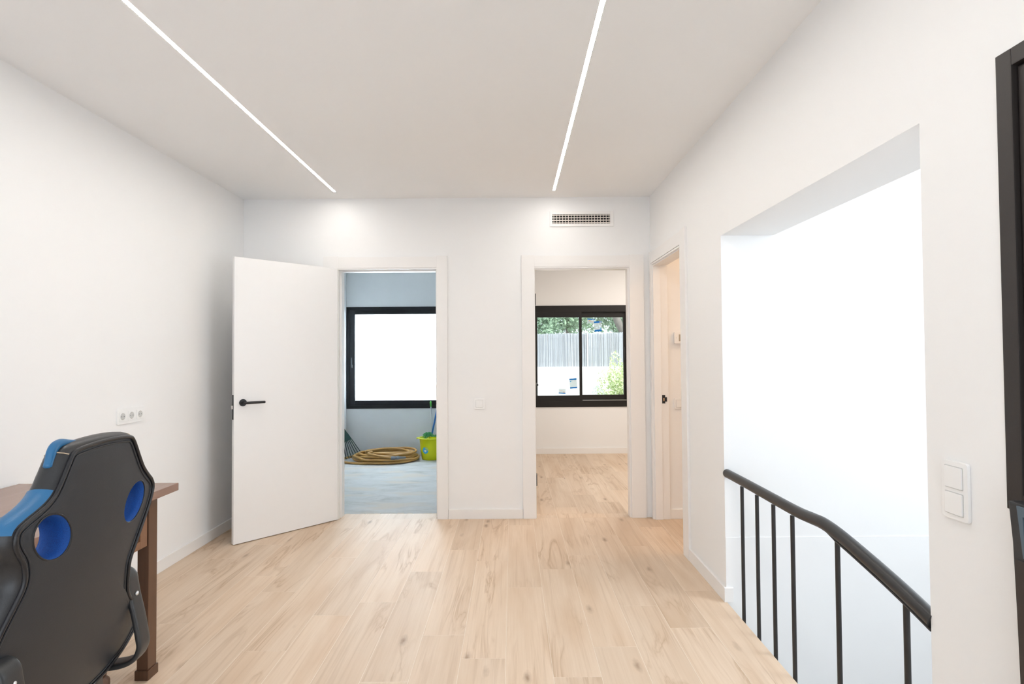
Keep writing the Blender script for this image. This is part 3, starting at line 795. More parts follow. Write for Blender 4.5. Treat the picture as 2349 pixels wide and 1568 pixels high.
plate(t, MRight(1.400, 0.9800), 0.084, 0.150, [(0.0, 0.0335), (0.0, -0.0335)], rocker=0.054)
t = thing('light_switch', 'white rocker switch below the thermostat inside the right doorway', 'light switch', (1.357, 4.40, 0.9265))
plate(t, MBack(1.357, 0.9265, 4.40), 0.087, 0.088, [(0, 0)], rocker=0.056)
t = thing('thermostat', 'white wall thermostat with small grey screen inside the right doorway', 'thermostat', (1.383, 4.40, 1.459))
Mt = MBack(1.383, 1.459, 4.40)
MB().prism(rr(0.132, 0.094, 0.008), 'y', 0.0, 0.024, 0.004, M=Mt).build('body', M_PLASTW, t)
MB().prism(rr(0.060, 0.055, 0.002), 'y', 0.0235, 0.0248, 0, M=Mt).build('screen', M_LCD, t)
b = MB()
for (mx_, mz_, mw, mh) in ((-0.008, 0.019, 0.012, 0.005), (-0.010, 0.004, 0.003, 0.016), (0.0, 0.004, 0.003, 0.016), (-0.005, 0.012, 0.010, 0.003), (-0.005, -0.003, 0.010, 0.003), (0.012, 0.004, 0.003, 0.016), (-0.006, -0.016, 0.016, 0.003)):
    b.box(mx_ - mw / 2, mx_ + mw / 2, 0.0248, 0.0253, mz_ - mh / 2, mz_ + mh / 2, M=Mt)
b.build('screen_digits', plain('lcd_digits', (0.12, 0.10, 0.09), 0.5, noise=0.02), t)
for mx_, mz_ in ((-0.050, 0.0), (-0.016, -0.040), (-0.005, -0.040), (0.006, -0.040)): MB().box(mx_ - 0.003, mx_ + 0.003, 0.0238, 0.0262, mz_ - 0.002, mz_ + 0.002, 0.0005, M=Mt).build('button', M_PIN, t)

t = thing('wall_sockets', 'white triple power socket plate on the left wall above the chair', 'power socket', (XL, 3.123, 1.002))
Ms = MLeft(3.123, 1.0015)
MB().prism(rr(0.223, 0.087, 0.008), 'y', 0.0002, 0.008, 0.002, M=Ms).build('cover_plate', M_PLASTW, t)
for cx in (-0.071, 0.0, 0.071):
    ins = MB().prism([(cx + p, q) for p, q in rr(0.055, 0.055, 0.003)], 'y', 0.006, 0.0105, 0.001, M=Ms).build('socket', M_PLASTW, t)
    Mh = Ms @ Matrix.Translation((cx, 0.0106, 0)) @ Matrix.Rotation(-PI / 2, 4, 'X')
    MB().lathe([(0.0195, 0.0), (0.0195, 0.0004)], n=28, M=Mh).build('well', M_PIN, ins)
    for dx in (-0.0095, 0.0095):
        MB().lathe([(0.0028, 0.0004), (0.0028, 0.0009)], c=(dx, 0, 0), n=10, M=Mh).build('pin_hole', M_GREYP, ins)
    for z_ in (-0.0175, 0.0175): MB().box(cx - 0.003, cx + 0.003, 0.0106, 0.0125, z_ - 0.002, z_ + 0.002, M=Ms).build('earth_clip', M_STEEL, ins)

# ------------------------------------------------------------------ stair railing
t = thing('stair_railing', 'anthracite steel stair railing with round handrail in the wall opening', 'railing', (1.157, 2.2, 0.0))
RX = 1.158
path = [(2.935, 0.686), (2.70, 0.688), (2.45, 0.688), (2.27, 0.688), (2.18, 0.690), (2.10, 0.6955), (2.04, 0.699), (1.985, 0.696), (1.93, 0.689), (1.85, 0.675), (1.71, 0.647), (1.60, 0.622), (1.5015, 0.596)]
pp = catmull([(RX, y, z) for y, z in path], 5)
hr = MB().tube(pp, 0.0225, 20).sphere((RX, 2.935, 0.686), 0.0225, 20, 12, (1, 0.6, 1)).build('handrail', M_RAIL, t)
MB().tube([p - Vector((0, 0, 0.0245 - 0.16 * max(0.0, p.y - 1.93))) for p in pp if p.y < 2.06], 0.01, 8, flat=(0.030, 0.007, (1, 0, 0))).build('flat_bar', M_RAIL, t)
for y, zt, zb in ((2.7514, 0.66, -0.10), (2.5850, 0.66, -0.10), (2.4237, 0.66, -0.10), (2.2602, 0.66, -0.10), (1.9493, 0.663, -0.95), (1.6130, 0.597, -1.05)):
    MB().tube([(RX + 0.002, y, zb), (RX + 0.002, y, zt)], 0.0088, 12).build('baluster', M_RAIL, t)

# ------------------------------------------------------------------ dark unit at the right edge
t = thing('dark_floor_unit', 'black tapered floor-standing unit with grey-blue inset, at the right edge of the photo', 'floor unit', (1.11, 1.0, 0))
ys = [(1.1975, 1.009), (1.1878, 0.924), (1.1828, 0.776), (1.1790, 0.62), (1.160, 0.0), (0.62, 0.0), (0.62, 1.009)]
MB().prism(ys, 'x', 1.090, XR - 0.006, 0.004).build('body', M_PLAST, t)
MB().prism([(1.1751, 1.004), (1.1700, 0.965), (1.1625, 0.895), (1.1545, 0.895), (1.1590, 0.944), (1.1620, 0.984), (0.66, 0.984), (0.66, 1.004)], 'x', 1.087, 1.0905, 0.0008).build('inset_band', M_INSET, t)
MB().prism([(1.1810, 0.888), (1.1770, 0.70), (1.158, 0.02), (0.64, 0.02), (0.64, 0.888)], 'x', 1.0865, 1.0905, 0.001).build('lower_panel', M_SMOKE, t)

# ------------------------------------------------------------------ desk
t = thing('desk', 'walnut brown wooden desk with panelled drawer front against the left wall', 'desk', (-1.83, 1.5, 0))
MB().box(-2.187, -1.4800, 0.72, 2.4085, 0.747, 0.780, 0.003).build('desk_top', M_TOP, t)
def dleg(xa, xb, ya, yb, foot=True):
    l = MB().box(xa, xb, ya, yb, 0.04, 0.7465, 0.003).build('leg', M_WOOD, t)
    if foot: MB().box(xa - 0.005, xb + 0.005, ya - 0.006, yb + 0.006, 0.0, 0.040, 0.004).build('foot_block', M_WOOD, l)
    return l
dleg(-1.564, -1.517, 2.268, 2.322)
dleg(-2.170, -2.121, 2.268, 2.322)
dleg(-1.568, -1.519, 0.760, 0.842)
dleg(-2.170, -2.121, 0.760, 0.842)
# inner legs of the drawer pedestal with carved feet
for xa in (-1.60, -2.16):
    MB().box(xa, xa + 0.05, 2.02, 2.085, 0.13, 0.555, 0.003).build('inner_leg', M_WOOD, t)
    MB().lathe([(0.030, 0.0), (0.040, 0.02), (0.050, 0.05), (0.052, 0.075), (0.046, 0.09), (0.050, 0.10), (0.050, 0.118), (0.036, 0.135)], c=(xa + 0.025, 2.052, 0), n=20).build('carved_foot', M_WOOD, t)
# panelled front (drawer fronts) facing the room
fx = -1.5205
for ya, yb in ((1.58, 2.2675), (0.8425, 1.575)):
    dr = MB().box(fx - 0.02, fx - 0.010, ya, yb, 0.553, 0.7465).box(fx - 0.010, fx, ya, ya + 0.040, 0.553, 0.7465, 0.002).box(fx - 0.010, fx, yb - 0.045, yb - 0.004, 0.553, 0.7465, 0.002).box(fx - 0.010, fx, ya + 0.04, yb - 0.045, 0.553, 0.585, 0.002).box(fx - 0.010, fx, ya + 0.04, yb - 0.045, 0.728, 0.7465, 0.002).build('drawer_front', M_WOODY, t)
    MB().box(fx - 0.010, fx - 0.004, ya + 0.052, yb - 0.057, 0.592, 0.722, 0.003).build('drawer_panel', M_WOODY, dr)
MB().box(-2.13, -2.118, 0.8425, 2.2675, 0.60, 0.7465).build('rear_apron', M_WOODY, t)
MB().box(-2.12, -1.565, 2.285, 2.303, 0.60, 0.7465).build('end_apron', M_WOODY, t)
MB().box(-2.12, -1.57, 0.810, 0.828, 0.60, 0.7465).build('end_apron', M_WOODY, t)

# keyboard at the left edge of the frame
t = thing('keyboard', 'black keyboard lying on the desk at the left edge of the photo', 'keyboard', (-1.735, 1.62, 0.78))
MB().prism([(-1.815, 0.7803), (-1.655, 0.7803), (-1.655, 0.793), (-1.815, 0.803)], 'y', 1.40, 1.852, 0.003).build('case', M_PLAST, t)
M_KEY = plain('grey_keycap', (0.32, 0.31, 0.30), 0.45, noise=0.04)
kx = [-1.800 + 0.0275 * i for i in range(5)]
first = None
for i, x in enumerate(kx):
    y = 1.415
    while y < 1.828:
        if first is None:
            first = MB().box(-0.0105, 0.0105, -0.0095, 0.0095, 0.0, 0.007, 0.0015).build('key', M_PLAST, t)
            first.matrix_parent_inverse = pinv(t)
            o = first
        else:
            o = first.copy(); COL.objects.link(o)
        o.location = (x, y, 0.8025 - (x + 1.815) * 0.0625)
        y += 0.0235
MB().box(-1.812, -1.658, 1.8525, 1.8535, 0.785, 0.790).build('end_strip', M_KEY, t)

# ------------------------------------------------------------------ gaming-style office chair seen from behind
t = chair = thing('office_chair', 'black and blue leatherette office chair seen from behind at the desk', 'chair', (-1.16, 1.18, 0))
P0 = Vector((-0.910, 1.2, 0.9917)); al = math.radians(5.0)
U = Vector((-math.sin(al), math.cos(al), 0)); Nn = Vector((math.cos(al), math.sin(al), 0)); Z = Vector((0, 0, 1))
def nsurf(u, v):
    return 0.05 * v - (0.30 * v * v if v < 0 else 0) - 0.25 * u * u
def cp(u, v, dn=0.0):
    return P0 + U * u + Z * v + Nn * (nsurf(u, v) + dn)
outl = [(0, -.425), (.08, -.425), (.15, -.42), (.21, -.405), (.248, -.380), (.258, -.355), (.245, -.320), (.215, -.290), (.175, -.258), (.150, -.225), (.139, -.187), (.136, -.15), (.150, -.118), (.172, -.08), (.198, -.04), (.213, -.012), (.219, .011), (.208, .030), (.194, .041), (.163, .068), (.140, .098), (.122, .125), (.105, .148), (.088, .156), (.045, .160), (0, .161), (-.045, .159), (-.080, .155), (-.094, .147), (-.107, .122), (-.127, .083), (-.143, .066), (-.163, .054), (-.190, .042), (-.208, .030), (-.212, .010), (-.205, -.010), (-.192, -.033), (-.186, -.061), (-.189, -.082), (-.199, -.102), (-.214, -.130), (-.228, -.160), (-.245, -.21), (-.258, -.27), (-.260, -.33), (-.245, -.375), (-.21, -.405), (-.15, -.42), (-.08, -.425)]
OL = catmull([(u, v, 0) for u, v in outl], 3, closed=True)
NO = len(OL)
ON = []
for i in range(NO):
    tt = OL[(i + 1) % NO] - OL[i - 1]
    ON.append(Vector((tt.y, -tt.x, 0)).normalized())
def ringpt(i, off, dn):
    p = OL[i] + ON[i] * off
    return P0 + U * p.x + Z * p.y + Nn * (nsurf(p.x, p.y) + dn)
BAND = [(0.0, 0.0), (0.006, -0.003), (0.011, -0.010), (0.014, -0.020), (0.014, -0.032), (0.010, -0.043), (0.002, -0.052), (-0.010, -0.057), (-0.020, -0.055), (-0.028, -0.048)]
bm = bmesh.new()
rings = []
for off, dn in BAND: rings.append([bm.verts.new(ringpt(i, off, dn)) for i in range(NO)])
C0 = Vector((0, -0.10, 0))
def scaled_rings(first, off, dn, puff):
    prev = first; out = []
    for s in (0.88, 0.74, 0.58, 0.42, 0.26, 0.12):
        cur = []
        for i in range(NO):
            q = OL[i] + ON[i] * off
            p = C0 + (q - C0) * s
            cur.append(bm.verts.new(P0 + U * p.x + Z * p.y + Nn * (nsurf(p.x, p.y) + dn + puff * (1 - s * s))))
        out.append((prev, cur)); prev = cur
    c = bm.verts.new(P0 + U * C0.x + Z * C0.y + Nn * (nsurf(C0.x, C0.y) + dn + puff))
    return out, prev, c
def stitch(A, B):
    for i in range(NO):
        f = bm.faces.new([A[i], A[(i + 1) % NO], B[(i + 1) % NO], B[i]]); f.smooth = True; fs.append(f)
fs = []
for A, B in zip(rings, rings[1:]): stitch(A, B)
for f in fs: f.material_index = 1
nb = len(fs)
pr, last, c = scaled_rings(rings[0], 0.0, 0.0, 0.004)
for A, B in pr: stitch(B, A)
for i in range(NO):
    f = bm.faces.new([last[i], last[(i + 1) % NO], c]); f.smooth = True
pr, last, c = scaled_rings(rings[-1], BAND[-1][0], BAND[-1][1], 0.012)
for A, B in pr: stitch(A, B)
for f in fs[nb + 6 * NO:]: f.material_index = 1
for i in range(NO):
    f = bm.faces.new([last[(i + 1) % NO], last[i], c]); f.smooth = True; f.material_index = 1
bmesh.ops.recalc_face_normals(bm, faces=bm.faces[:])
me = bpy.data.meshes.new('backrest'); bm.to_mesh(me); bm.free()
me.materials.append(M_LEATHER2); me.materials.append(M_LEATHER)
tmp = bpy.data.objects.new('tmp_back', me); COL.objects.link(tmp)
HOLE = []
for sgn in (-1, 1):
    pts = []
    for k in range(36):
        a = 2 * PI * k / 36
        uu, vv = 0.045 * math.cos(a), 0.047 * math.sin(a)
        uu += sgn * (vv * 0.25)
        vv *= 1.0
        pts.append((sgn * 0.131 + uu, -0.005 + vv))
    HOLE.append(pts)
cuts = []
for pts in HOLE:
    b = MB()
    A = [b.bm.verts.new(P0 + U * u + Z * v + Nn * 0.15) for u, v in pts]; B = [b.bm.verts.new(P0 + U * u + Z * v - Nn * 0.25) for u, v in pts]
    b.bm.faces.new(A); b.bm.faces.new(B[::-1])
    for i in range(36): b.bm.faces.new([A[i], B[i], B[(i + 1) % 36], A[(i + 1) % 36]])
    cuts.append(b.build('tmp_cut', M_LEATHER))
for c_ in cuts:
    md = tmp.modifiers.new('b', 'BOOLEAN'); md.operation = 'DIFFERENCE'; md.object = c_; md.solver = 'EXACT'; md.use_self = True
dg = bpy.context.evaluated_depsgraph_get()
me2 = bpy.data.meshes.new_from_object(tmp.evaluated_get(dg))
me2.name = 'backrest'
for o in [tmp] + cuts: bpy.data.objects.remove(o)
for p in me2.polygons: p.use_smooth = p.area < 0.002 and abs(len(p.vertices)) < 6
try:
    me2.set_sharp_from_angle(angle=math.radians(50))
except Exception: pass
for p in me2.polygons: p.use_smooth = True
back = link('backrest', me2, None, t)
if not me2.materials: me2.materials.append(M_LEATHER2)
# blue mesh lining of both openings, rim seam around each
for pts in HOLE:
    b = MB()
    cu = sum(p[0] for p in pts) / 36; cv = sum(p[1] for p in pts) / 36
    rr_ = []
    for dn, k_ in ((0.000, 0.995), (-0.02, 0.965), (-0.035, 0.955), (-0.052, 0.985), (-0.060, 1.04)):
        rr_.append([b.bm.verts.new(cp(cu + (u - cu) * k_, cv + (v - cv) * k_, dn)) for u, v in pts])
    for A, B in zip(rr_, rr_[1:]):
        for i in range(36):
            f = b.bm.faces.new([A[i], A[(i + 1) % 36], B[(i + 1) % 36], B[i]]); f.smooth = True
    o = b.build('mesh_lining', M_MESH, back)
    md = o.modifiers.new('s', 'SOLIDIFY'); md.thickness = 0.002
    MB().tube([cp(cu + (u - cu) * 1.0, cv + (v - cv) * 1.0, 0.0005) for u, v in pts], 0.0022, 6, closed=True).build('opening_rim', M_PIPING, back)
# piping along the back seam, a second welt just inside it
MB().tube([ringpt(i, 0.002, 0.0015) for i in range(NO)], 0.0042, 8, closed=True).build('piping', M_PIPING, back)
MB().tube([ringpt(i, -0.009, 0.0006) for i in range(NO)], 0.0022, 6, closed=True).build('seam_welt', M_LEATHER2, back)
# blue wing panels on the side bolsters and blue rolls at the head
def patch(vmin, vmax, sgn, b0, b1, ext=0.0018):
    idx = [i for i in range(NO) if OL[i].x * sgn > 0.1 and vmin <= OL[i].y <= vmax]
    idx.sort()
    b = MB(); R = []
    for j in range(b0, b1 + 1):
        off, dn = BAND[j]
        R.append([b.bm.verts.new(ringpt(i, off + (ext if j < 7 else 0), dn - (0 if j < 6 else ext) + (0.0006 if j == b0 else 0))) for i in idx])
    for A, B in zip(R, R[1:]):
        for i in range(len(idx) - 1):
            f = b.bm.faces.new([A[i], A[i + 1], B[i + 1], B[i]]); f.smooth = True
    return b
for sgn in (-1, 1):
    patch(0.019, 0.090, sgn, 1, 8).build('wing_panel', M_BLUEL, back)
    pts = catmull([cp(sgn * u, v - (0.022 if sgn > 0 else 0), d - (0.014 if sgn > 0 else 0)) for u, v, d in ((.050, .163, -.026), (.067, .167, -.030), (.086, .171, -.031), (.099, .167, -.031), (.106, .156, -.031), (.110, .141, -.030), (.117, .126, -.028))], 4)
    b = MB().tube(pts, [0.006] + [0.0095] * (len(pts) - 2) + [0.005], 12)
    b.build('head_roll', M_BLUEL, back)
    # tan stitching across the corner of the top band
    k = min(range(NO), key=lambda i: (OL[i] - Vector((sgn * 0.100, 0.150, 0))).length)
    MB().tube([ringpt(k, off + 0.0006, dn) for off, dn in BAND[1:8]], 0.0011, 6).build('stitching', M_STITCH, back)
# black padded headrest cushion in front
MB().sphere(P0 + U * 0.0 + Z * 0.10 + Nn * (-0.060), 0.08, 20, 12, (0.35, 0.95, 0.55)).build('head_cushion', M_LEATHER, t)
# armrests: bent straps on both sides
def strap(side):
    uo = side * 0.203 - (0.016 if side < 0 else 0)
    prof = [(-0.055, -0.212), (-0.050, -0.235), (-0.044, -0.268), (-0.033, -0.315), (-0.024, -0.365), (-0.022, -0.390), (-0.035, -0.417), (-0.068, -0.432), (-0.13, -0.436), (-0.26, -0.438), (-0.34, -0.430), (-0.375, -0.40), (-0.38, -0.36), (-0.375, -0.27), (-0.36, -0.235), (-0.32, -0.218), (-0.20, -0.212), (-0.10, -0.204), (-0.072, -0.200)]
    pts = catmull([P0 + U * uo + Nn * (a + (0.040 if side < 0 else 0)) + Z * v for a, v in prof], 5, closed=True)
    o = MB().tube(pts, 0.01, 16, closed=True, flat=(0.046, 0.013, U)).build('armrest', M_PLAST, t)
    for a, v in (((-0.0415, -0.258),) if side > 0 else ((-0.0495, -0.237),)):
        c_ = P0 + U * (uo + side * 0.0) + Nn * (a + 0.004 + (0.040 if side < 0 else 0)) + Z * v
        MB().sphere(c_, 0.0058, 12, 8, (0.6, 1, 1)).build('bolt', M_BOLT, o)
    return o
strap(1); strap(-1)
# arm brackets joining strap and backrest
for side in (-1, 1):
    MB().box(-0.012, 0.012, -0.022, 0.022, -0.04, 0.04, 0.004, M=Matrix.Translation(P0 + U * (side * 0.180) + Nn * (-0.085) + Z * (-0.26))).build('arm_bracket', M_PLAST, t)
# seat cushion, mechanism, gas lift, five-star base
Mc = Matrix.Translation(P0 + Nn * (-0.325) + Z * (-0.47)) @ Matrix.Rotation(al, 4, 'Z')
b = MB(); b.box(-0.215, 0.215, -0.205, 0.205, -0.055, 0.055, 0.035, M=Mc)
b.build('seat_cushion', M_LEATHER, t)
b = MB(); b.box(-0.13, 0.13, -0.09, 0.09, -0.095, -0.055, 0.01, M=Mc); b.build('seat_mechanism', M_PLAST, t)
cc = P0 + Nn * (-0.33); cc.z = 0
MB().lathe([(0.030, 0.09), (0.030, 0.24), (0.016, 0.24), (0.016, 0.43)], c=cc, n=16).build('gas_lift', M_BLACK, t)
bs = MB()
ends = []
for k in range(5):
    a = al + 2 * PI * k / 5 + 0.3
    e = Vector((cc.x + 0.27 * math.cos(a), cc.y + 0.27 * math.sin(a), 0.075)); ends.append((e, a))
    bs.tube([(cc.x, cc.y, 0.105), ((cc.x + e.x) / 2, (cc.y + e.y) / 2, 0.098), tuple(e)], [0.030, 0.024, 0.016], 10)
bs.build('star_base', M_PLAST, t)
for e, a in ends:
    d = Vector((-math.sin(a), math.cos(a), 0))
    b = MB()
    for s_ in (-1, 1):
        c_ = Vector((e.x, e.y, 0.026)) + d * (s_ * 0.013)
        b.tube([c_ - d * 0.009, c_ + d * 0.009], 0.0255, 18)
    b.tube([(e.x, e.y, 0.026), (e.x, e.y, 0.07)], 0.007, 8)
    b.build('caster', M_CASTER, t)

# ------------------------------------------------------------------ things in the store room
FZ = -0.006
# coiled hose
t = thing('garden_hose', 'ochre garden hose coiled on the concrete floor', 'hose', (-1.63, 6.95, FZ))
random.seed(11)
HR = 0.0145
pts = []
cx, cy = -1.635, 6.93
loops = [(0.42, 0.30, 0.00, 0.00), (0.395, 0.285, 0.02, 0.01), (0.36, 0.25, -0.04, 0.0), (0.41, 0.29, 0.03, 0.0), (0.34, 0.22, 0.08, 0.03), (0.38, 0.27, -0.03, -0.01), (0.33, 0.20, 0.06, 0.02), (0.40, 0.28, 0.0, 0.02), (0.28, 0.18, 0.07, 0.0), (0.36, 0.25, 0.03, -0.01), (0.24, 0.15, 0.02, 0.02), (0.31, 0.20, 0.09, 0.0)]
# loose end with the green connector, then round into the coil
pts += [(-2.085, 7.13, FZ + HR), (-2.14, 7.05, FZ + HR), (-2.185, 6.93, FZ + HR), (-2.16, 6.80, FZ + HR), (-2.02, 6.70, FZ + HR), (-1.85, 6.655, FZ + HR)]
steps = 14
tot = len(loops) * steps
for li, (a, b_, dx, dy) in enumerate(loops):
    for k in range(steps):
        th = -PI / 2 - 0.3 + 2 * PI * k / steps
        nx = loops[min(li + 1, len(loops) - 1)]
        f = k / steps
        aa = a * (1 - f) + nx[0] * f; bb = b_ * (1 - f) + nx[1] * f; ddx = dx * (1 - f) + nx[2] * f; ddy = dy * (1 - f) + nx[3] * f
        z = FZ + HR + 0.0085 * (li + f) + 0.010 * math.sin(th * 2 + li * 1.7) * (li > 0) + 0.004
        z = max(z, FZ + HR)
        pts.append((cx + ddx + aa * math.cos(th), cy + ddy + bb * math.sin(th), z))
# end lying across the coil, carrying the grey nozzle
pts += [(-1.78, 6.70, FZ + 0.125), (-1.60, 6.66, FZ + 0.095), (-1.47, 6.655, FZ + 0.078)]
hp = catmull(pts, 4)
MB().tube(hp, HR, 8).build('hose_tube', M_HOSE, t)
b = MB(); e = Vector(pts[0]); d = (Vector(pts[0]) - Vector(pts[1])).normalized()
b.tube([e - d * 0.02, e + d * 0.01, e + d * 0.012, e + d * 0.05, e + d * 0.052, e + d * 0.07], [0.019, 0.019, 0.023, 0.023, 0.014, 0.014], 12)
b.build('connector', M_GREEN2, t)
b = MB(); e = Vector(pts[-1]); d = Vector((0.97, 0.10, 0.02)).normalized()
b.tube([e - d * 0.02, e + d * 0.03, e + d * 0.032, e + d * 0.04, e + d * 0.042, e + d * 0.07, e + d * 0.072, e + d * 0.15, e + d * 0.16], [0.021, 0.021, 0.016, 0.016, 0.020, 0.020, 0.016, 0.012, 0.010], 12)
b.build('nozzle', M_GREYP, t)

# bucket
bx, by = -1.045, 6.99
t = thing('mop_bucket', 'lime yellow plastic mop bucket with wringer and round blue sticker', 'bucket', (bx, by, FZ))
SYB = 0.82
b = MB(); b.lathe([(0.118, 0.0), (0.122, 0.004), (0.140, 0.15), (0.152, 0.262), (0.168, 0.266), (0.170, 0.276), (0.164, 0.280), (0.150, 0.277), (0.137, 0.15), (0.115, 0.012), (0.02, 0.012)], c=(bx, by, FZ), n=40, sy=SYB)
b.build('body', M_LIME, t)
b = MB(); b.tube([(bx - 0.155, by - 0.03, FZ + 0.272), (bx - 0.185, by - 0.02, FZ + 0.268), (bx - 0.185, by + 0.02, FZ + 0.268), (bx - 0.155, by + 0.03, FZ + 0.272)], 0.007, 8); b.build('spout_lip', M_LIME, t)
b = MB(); b.lathe([(0.060, 0.19), (0.080, 0.282), (0.090, 0.287), (0.088, 0.294), (0.074, 0.290), (0.055, 0.20)], c=(bx + 0.045, by, FZ), n=26, sy=0.9)
b.box(bx - 0.035, bx - 0.02, by - 0.115, by + 0.115, FZ + 0.278, FZ + 0.290, 0.003)
b.build('wringer', M_LIME, t)
# round label (ring with a white figure) lying on the curved front
def onb(ang, z, out=0.001):
    r = 0.122 + (0.140 - 0.122) * (z / 0.15) if z < 0.15 else 0.140 + (0.152 - 0.140) * (z - 0.15) / 0.112
    return Vector((bx + (r + out) * math.cos(ang), by + SYB * (r + out) * math.sin(ang), FZ + z))
def disc(r0, r1, a_c, z_c, out, a0=0, a1=2 * PI, n=28):
    b = MB(); A = []; B = []
    for k in range(n + 1):
        a = a0 + (a1 - a0) * k / n
        A.append(b.bm.verts.new(onb(a_c + r0 * math.cos(a) / 0.135, z_c + r0 * math.sin(a), out)))
        B.append(b.bm.verts.new(onb(a_c + r1 * math.cos(a) / 0.135, z_c + r1 * math.sin(a), out)))
    for k in range(n): b.bm.faces.new([A[k], A[k + 1], B[k + 1], B[k]])
    return b
AC = math.radians(-117)
lb = disc(0.0005, 0.041, AC, 0.125, 0.0012).build('round_label', M_CYAN, t)
disc(0.0005, 0.014, AC, 0.118, 0.0018).build('label_figure', M_PAPER, lb)
disc(0.022, 0.036, AC, 0.125, 0.0018, math.radians(5), math.radians(85), 10).build('label_patch', M_LIME, lb)
# mop with blue handle standing in the bucket
t = thing('mop', 'blue handled mop with green strands standing in the lime bucket', 'mop', (bx, by, FZ + 0.2))
MB().tube([(bx - 0.005, by + 0.03, FZ + 0.27), (bx + 0.19, by + 0.13, 1.25)], 0.0115, 12).build('handle', M_BLUEP, t)
b = MB(); random.seed(5)
for k in range(70):
    a = random.uniform(0, 2 * PI); r = random.uniform(0.03, 0.075)
    c0 = Vector((bx - 0.045, by - 0.01, FZ + 0.275 + random.uniform(0.01, 0.05)))
    p1 = c0 + Vector((r * 0.6 * math.cos(a), r * 0.6 * math.sin(a), 0.018)); p2 = c0 + Vector((r * math.cos(a), r * 0.8 * math.sin(a), random.uniform(-0.03, 0.0)))
    b.tube(catmull([c0, p1, p2], 3), 0.0045, 5)
for k in range(24):
    a = random.uniform(0, 2 * PI); r = random.uniform(0.01, 0.045)
    c0 = Vector((bx + 0.045, by + 0.0, FZ + 0.275 + random.uniform(0, 0.02)))
    b.tube([c0, c0 + Vector((r * math.cos(a), r * math.sin(a), 0.012)), c0 + Vector((1.3 * r * math.cos(a), 1.3 * r * math.sin(a), -0.01))], 0.0045, 5)
tag(b.build('strands', M_MOP, t), kind='stuff')
# slim pole with green grip leaning on the facade wall behind the bucket
t = thing('broom', 'slim white pole with green grip leaning behind the bucket', 'broom', (-1.055, 7.18, FZ))
pa, pb = Vector((-1.050, 7.180, 0.06)), Vector((-1.088, 7.226, 0.715))
MB().tube([pa, pb - (pb - pa).normalized() * 0.07], 0.0095, 12).build('pole', plain('white_pole', (0.55, 0.58, 0.60), 0.4, noise=0.03), t)
dd = (pb - pa).normalized()
MB().tube([pb - dd * 0.075, pb - dd * 0.07, pb - dd * 0.02, pb - dd * 0.008, pb], [0.009, 0.013, 0.013, 0.011, 0.005], 12).build('grip', M_GREEN, t)
MB().box(-1.16, -0.94, 7.15, 7.20, FZ, 0.07, 0.01).build('broom_head', M_GREEN2, t)

# leaf rake leaning in the left corner
t = thing('leaf_rake', 'dark green fan leaf rake leaning in the left corner of the store room', 'rake', (-2.1, 7.0, FZ))
ap = Vector((-2.193, 6.93, 0.46))
NT = 11
ends = []
for k in range(NT):
    f = k / (NT - 1)
    lo = Vector((-2.205 + 0.215 * f, 6.72 + 0.44 * f, FZ + 0.012 + 0.035 * f))
    ends.append(lo)
for k, lo in enumerate(ends):
    mid = ap.lerp(lo, 0.55)
    d = (lo - ap)
    out = Vector((0.02, -0.02, 0)) 
    pts = catmull([ap.lerp(lo, 0.30), mid, ap.lerp(lo, 0.93), lo + out], 4)
    MB().tube(pts, 0.01, 6, flat=(0.0085, 0.007, (0.44, 0.9, 0))).build('tine', M_DGREEN, t)
b = MB()
top = [ap.lerp(e, 0.02) for e in ends]; bot = [ap.lerp(e, 0.50 + 0.03 * math.cos(PI * (k / (NT - 1) - 0.5))) for k, e in enumerate(ends)]
offs = Vector((0.0035, -0.0017, 0))
A = [b.bm.verts.new(p + offs) for p in top]; B = [b.bm.verts.new(p + offs) for p in bot]; A2 = [b.bm.verts.new(p - offs) for p in top]; B2 = [b.bm.verts.new(p - offs) for p in bot]
for k in range(NT - 1):
    b.bm.faces.new([A[k], A[k + 1], B[k + 1], B[k]]); b.bm.faces.new([A2[k + 1], A2[k], B2[k], B2[k + 1]]); b.bm.faces.new([B[k], B[k + 1], B2[k + 1], B2[k]]); b.bm.faces.new([A[k + 1], A[k], A2[k], A2[k + 1]])
b.bm.faces.new([A[0], B[0], B2[0], A2[0]]); b.bm.faces.new([A[-1], A2[-1], B2[-1], B[-1]])
b.build('fan', M_DGREEN, t)
MB().tube([ap + Vector((0, 0, -0.03)), Vector((-2.196, 6.70, 1.45))], 0.012, 12).build('handle', plain('rake_pole', (0.35, 0.22, 0.12), 0.6, noise=0.1), t)

# ------------------------------------------------------------------ garden
struct('floor_garden', MB().box(-8, 12, YF + 0.2, 22, -0.35, -0.30), M_GROUND)
struct('wall_garden', MB().box(-6, 9, 10.0, 10.2, -0.3, 1.088, 0.01), M_WHITEWALL)
t = thing('reed_fence', 'grey reed screen fence standing above the white garden wall', 'fence', (1.2, 10.08, 1.088))
b = MB(); random.seed(21); x = -0.4
while x < 2.7:
    r = random.uniform(0.0028, 0.0055)
    y = 10.05 + random.uniform(-0.012, 0.012)
    zt = 1.705 + 0.012 * (x - 0.85) + random.uniform(-0.012, 0.012)
    lean = random.uniform(-0.004, 0.004)
    b.tube([(x, y, 1.088), (x + lean, y + 0.003, zt)], r, 4)
    x += random.uniform(0.0034, 0.0056)
for z in (1.20, 1.42, 1.62):
    b.tube([(-0.4, 10.035, z), (2.7, 10.035, z + 0.03)], 0.0015, 4)
tag(b.build('reeds', M_REED, t), kind='stuff')
MB().box(-0.4, 2.7, 10.07, 10.085, 1.088, 1.69).build('backing', plain('reed_shade', (0.40, 0.41, 0.44), 0.9, noise=0.1, nscale=60), t)
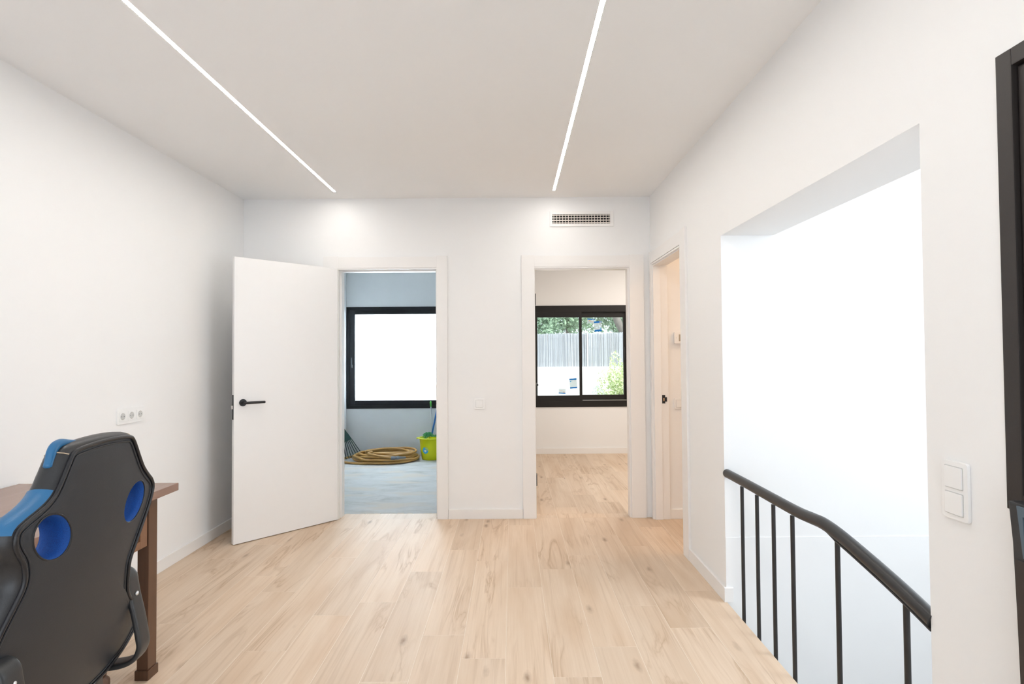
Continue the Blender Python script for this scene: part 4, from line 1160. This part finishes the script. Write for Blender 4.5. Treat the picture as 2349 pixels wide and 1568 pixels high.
fp = MB().tube([(1.400, 10.025, 1.088), (1.400, 10.025, 1.742)], 0.011, 12).sphere((1.40, 10.025, 1.742), 0.012).build('fence_post', M_POSTW)
tag(fp, 'slim white post in front of the reed fence', 'post')

def foliage(name, mat, center, rad, n, size, parent, seed):
    rnd = random.Random(seed)
    vs = []; fs_ = []
    for k in range(n):
        # clustered points in an ellipsoid, denser near the surface
        while True:
            p = Vector((rnd.uniform(-1, 1), rnd.uniform(-1, 1), rnd.uniform(-1, 1)))
            if 0.3 < p.length < 1: break
        p = p * (0.85 + 0.25 * math.sin(p.x * 7 + seed) * math.cos(p.z * 6 + p.y * 5))
        c = Vector((center[0] + p.x * rad[0], center[1] + p.y * rad[1], center[2] + p.z * rad[2]))
        q = Quaternion((rnd.gauss(0, 1), rnd.gauss(0, 1), rnd.gauss(0, 1), rnd.gauss(0, 1))).normalized()
        s = size * rnd.uniform(0.6, 1.3)
        i0 = len(vs)
        for l in ((0, -1.0, 0), (0.45, 0, 0.12), (0, 1.0, 0), (-0.45, 0, 0.12)):
            vs.append(c + q @ (Vector(l) * s))
        fs_.append((i0, i0 + 1, i0 + 2, i0 + 3))
    me = bpy.data.meshes.new(name); me.from_pydata(vs, [], fs_); me.materials.append(mat)
    o = link(name, me, None, parent)
    o['kind'] = 'stuff'
    return o
t = thing('garden_bush', 'pale sunlit round bush in front of the white garden wall', 'bush', (2.0, 9.45, -0.3))
foliage('foliage', M_LEAFB, (1.97, 9.45, 0.50), (0.50, 0.38, 0.86), 7500, 0.026, t, 4)
MB().tube([(2.02, 9.45, -0.3), (2.0, 9.44, 0.2), (2.06, 9.45, 0.8)], [0.035, 0.025, 0.012], 8).tube([(2.0, 9.45, 0.1), (1.85, 9.4, 0.7)], [0.02, 0.008], 6).build('stems', M_BARK, t)
TR = [(0.35, 11.5, 2.45, 0.80, 11, 'green tree crown behind the reed fence, furthest left in the window'), (1.45, 13.9, 2.7, 1.15, 12, 'green tree behind the reed fence above the window mullion'), (2.55, 11.6, 2.5, 0.78, 13, 'green tree with dark leaning trunk at the upper right of the window')]
for i, (tx, ty, tz, tr, sd, lab) in enumerate(TR):
    t = thing('garden_tree', lab, 'tree', (tx, ty, -0.3), 'trees behind the garden fence')
    foliage('foliage', M_LEAF, (tx, ty, tz), (tr, 0.9, 1.15), 11000, 0.048, t, sd)
    if i == 2:
        tp = [(2.62, 10.75, -0.3), (2.40, 10.72, 1.3), (2.12, 10.75, 1.95), (1.95, 10.8, 2.5)]
    else:
        tp = [(tx, ty, -0.3), (tx + 0.05, ty, 1.4), (tx - 0.08, ty, 3.0)]
    MB().tube(catmull(tp, 4), 0.075, 10).build('trunk', M_BARK, t)
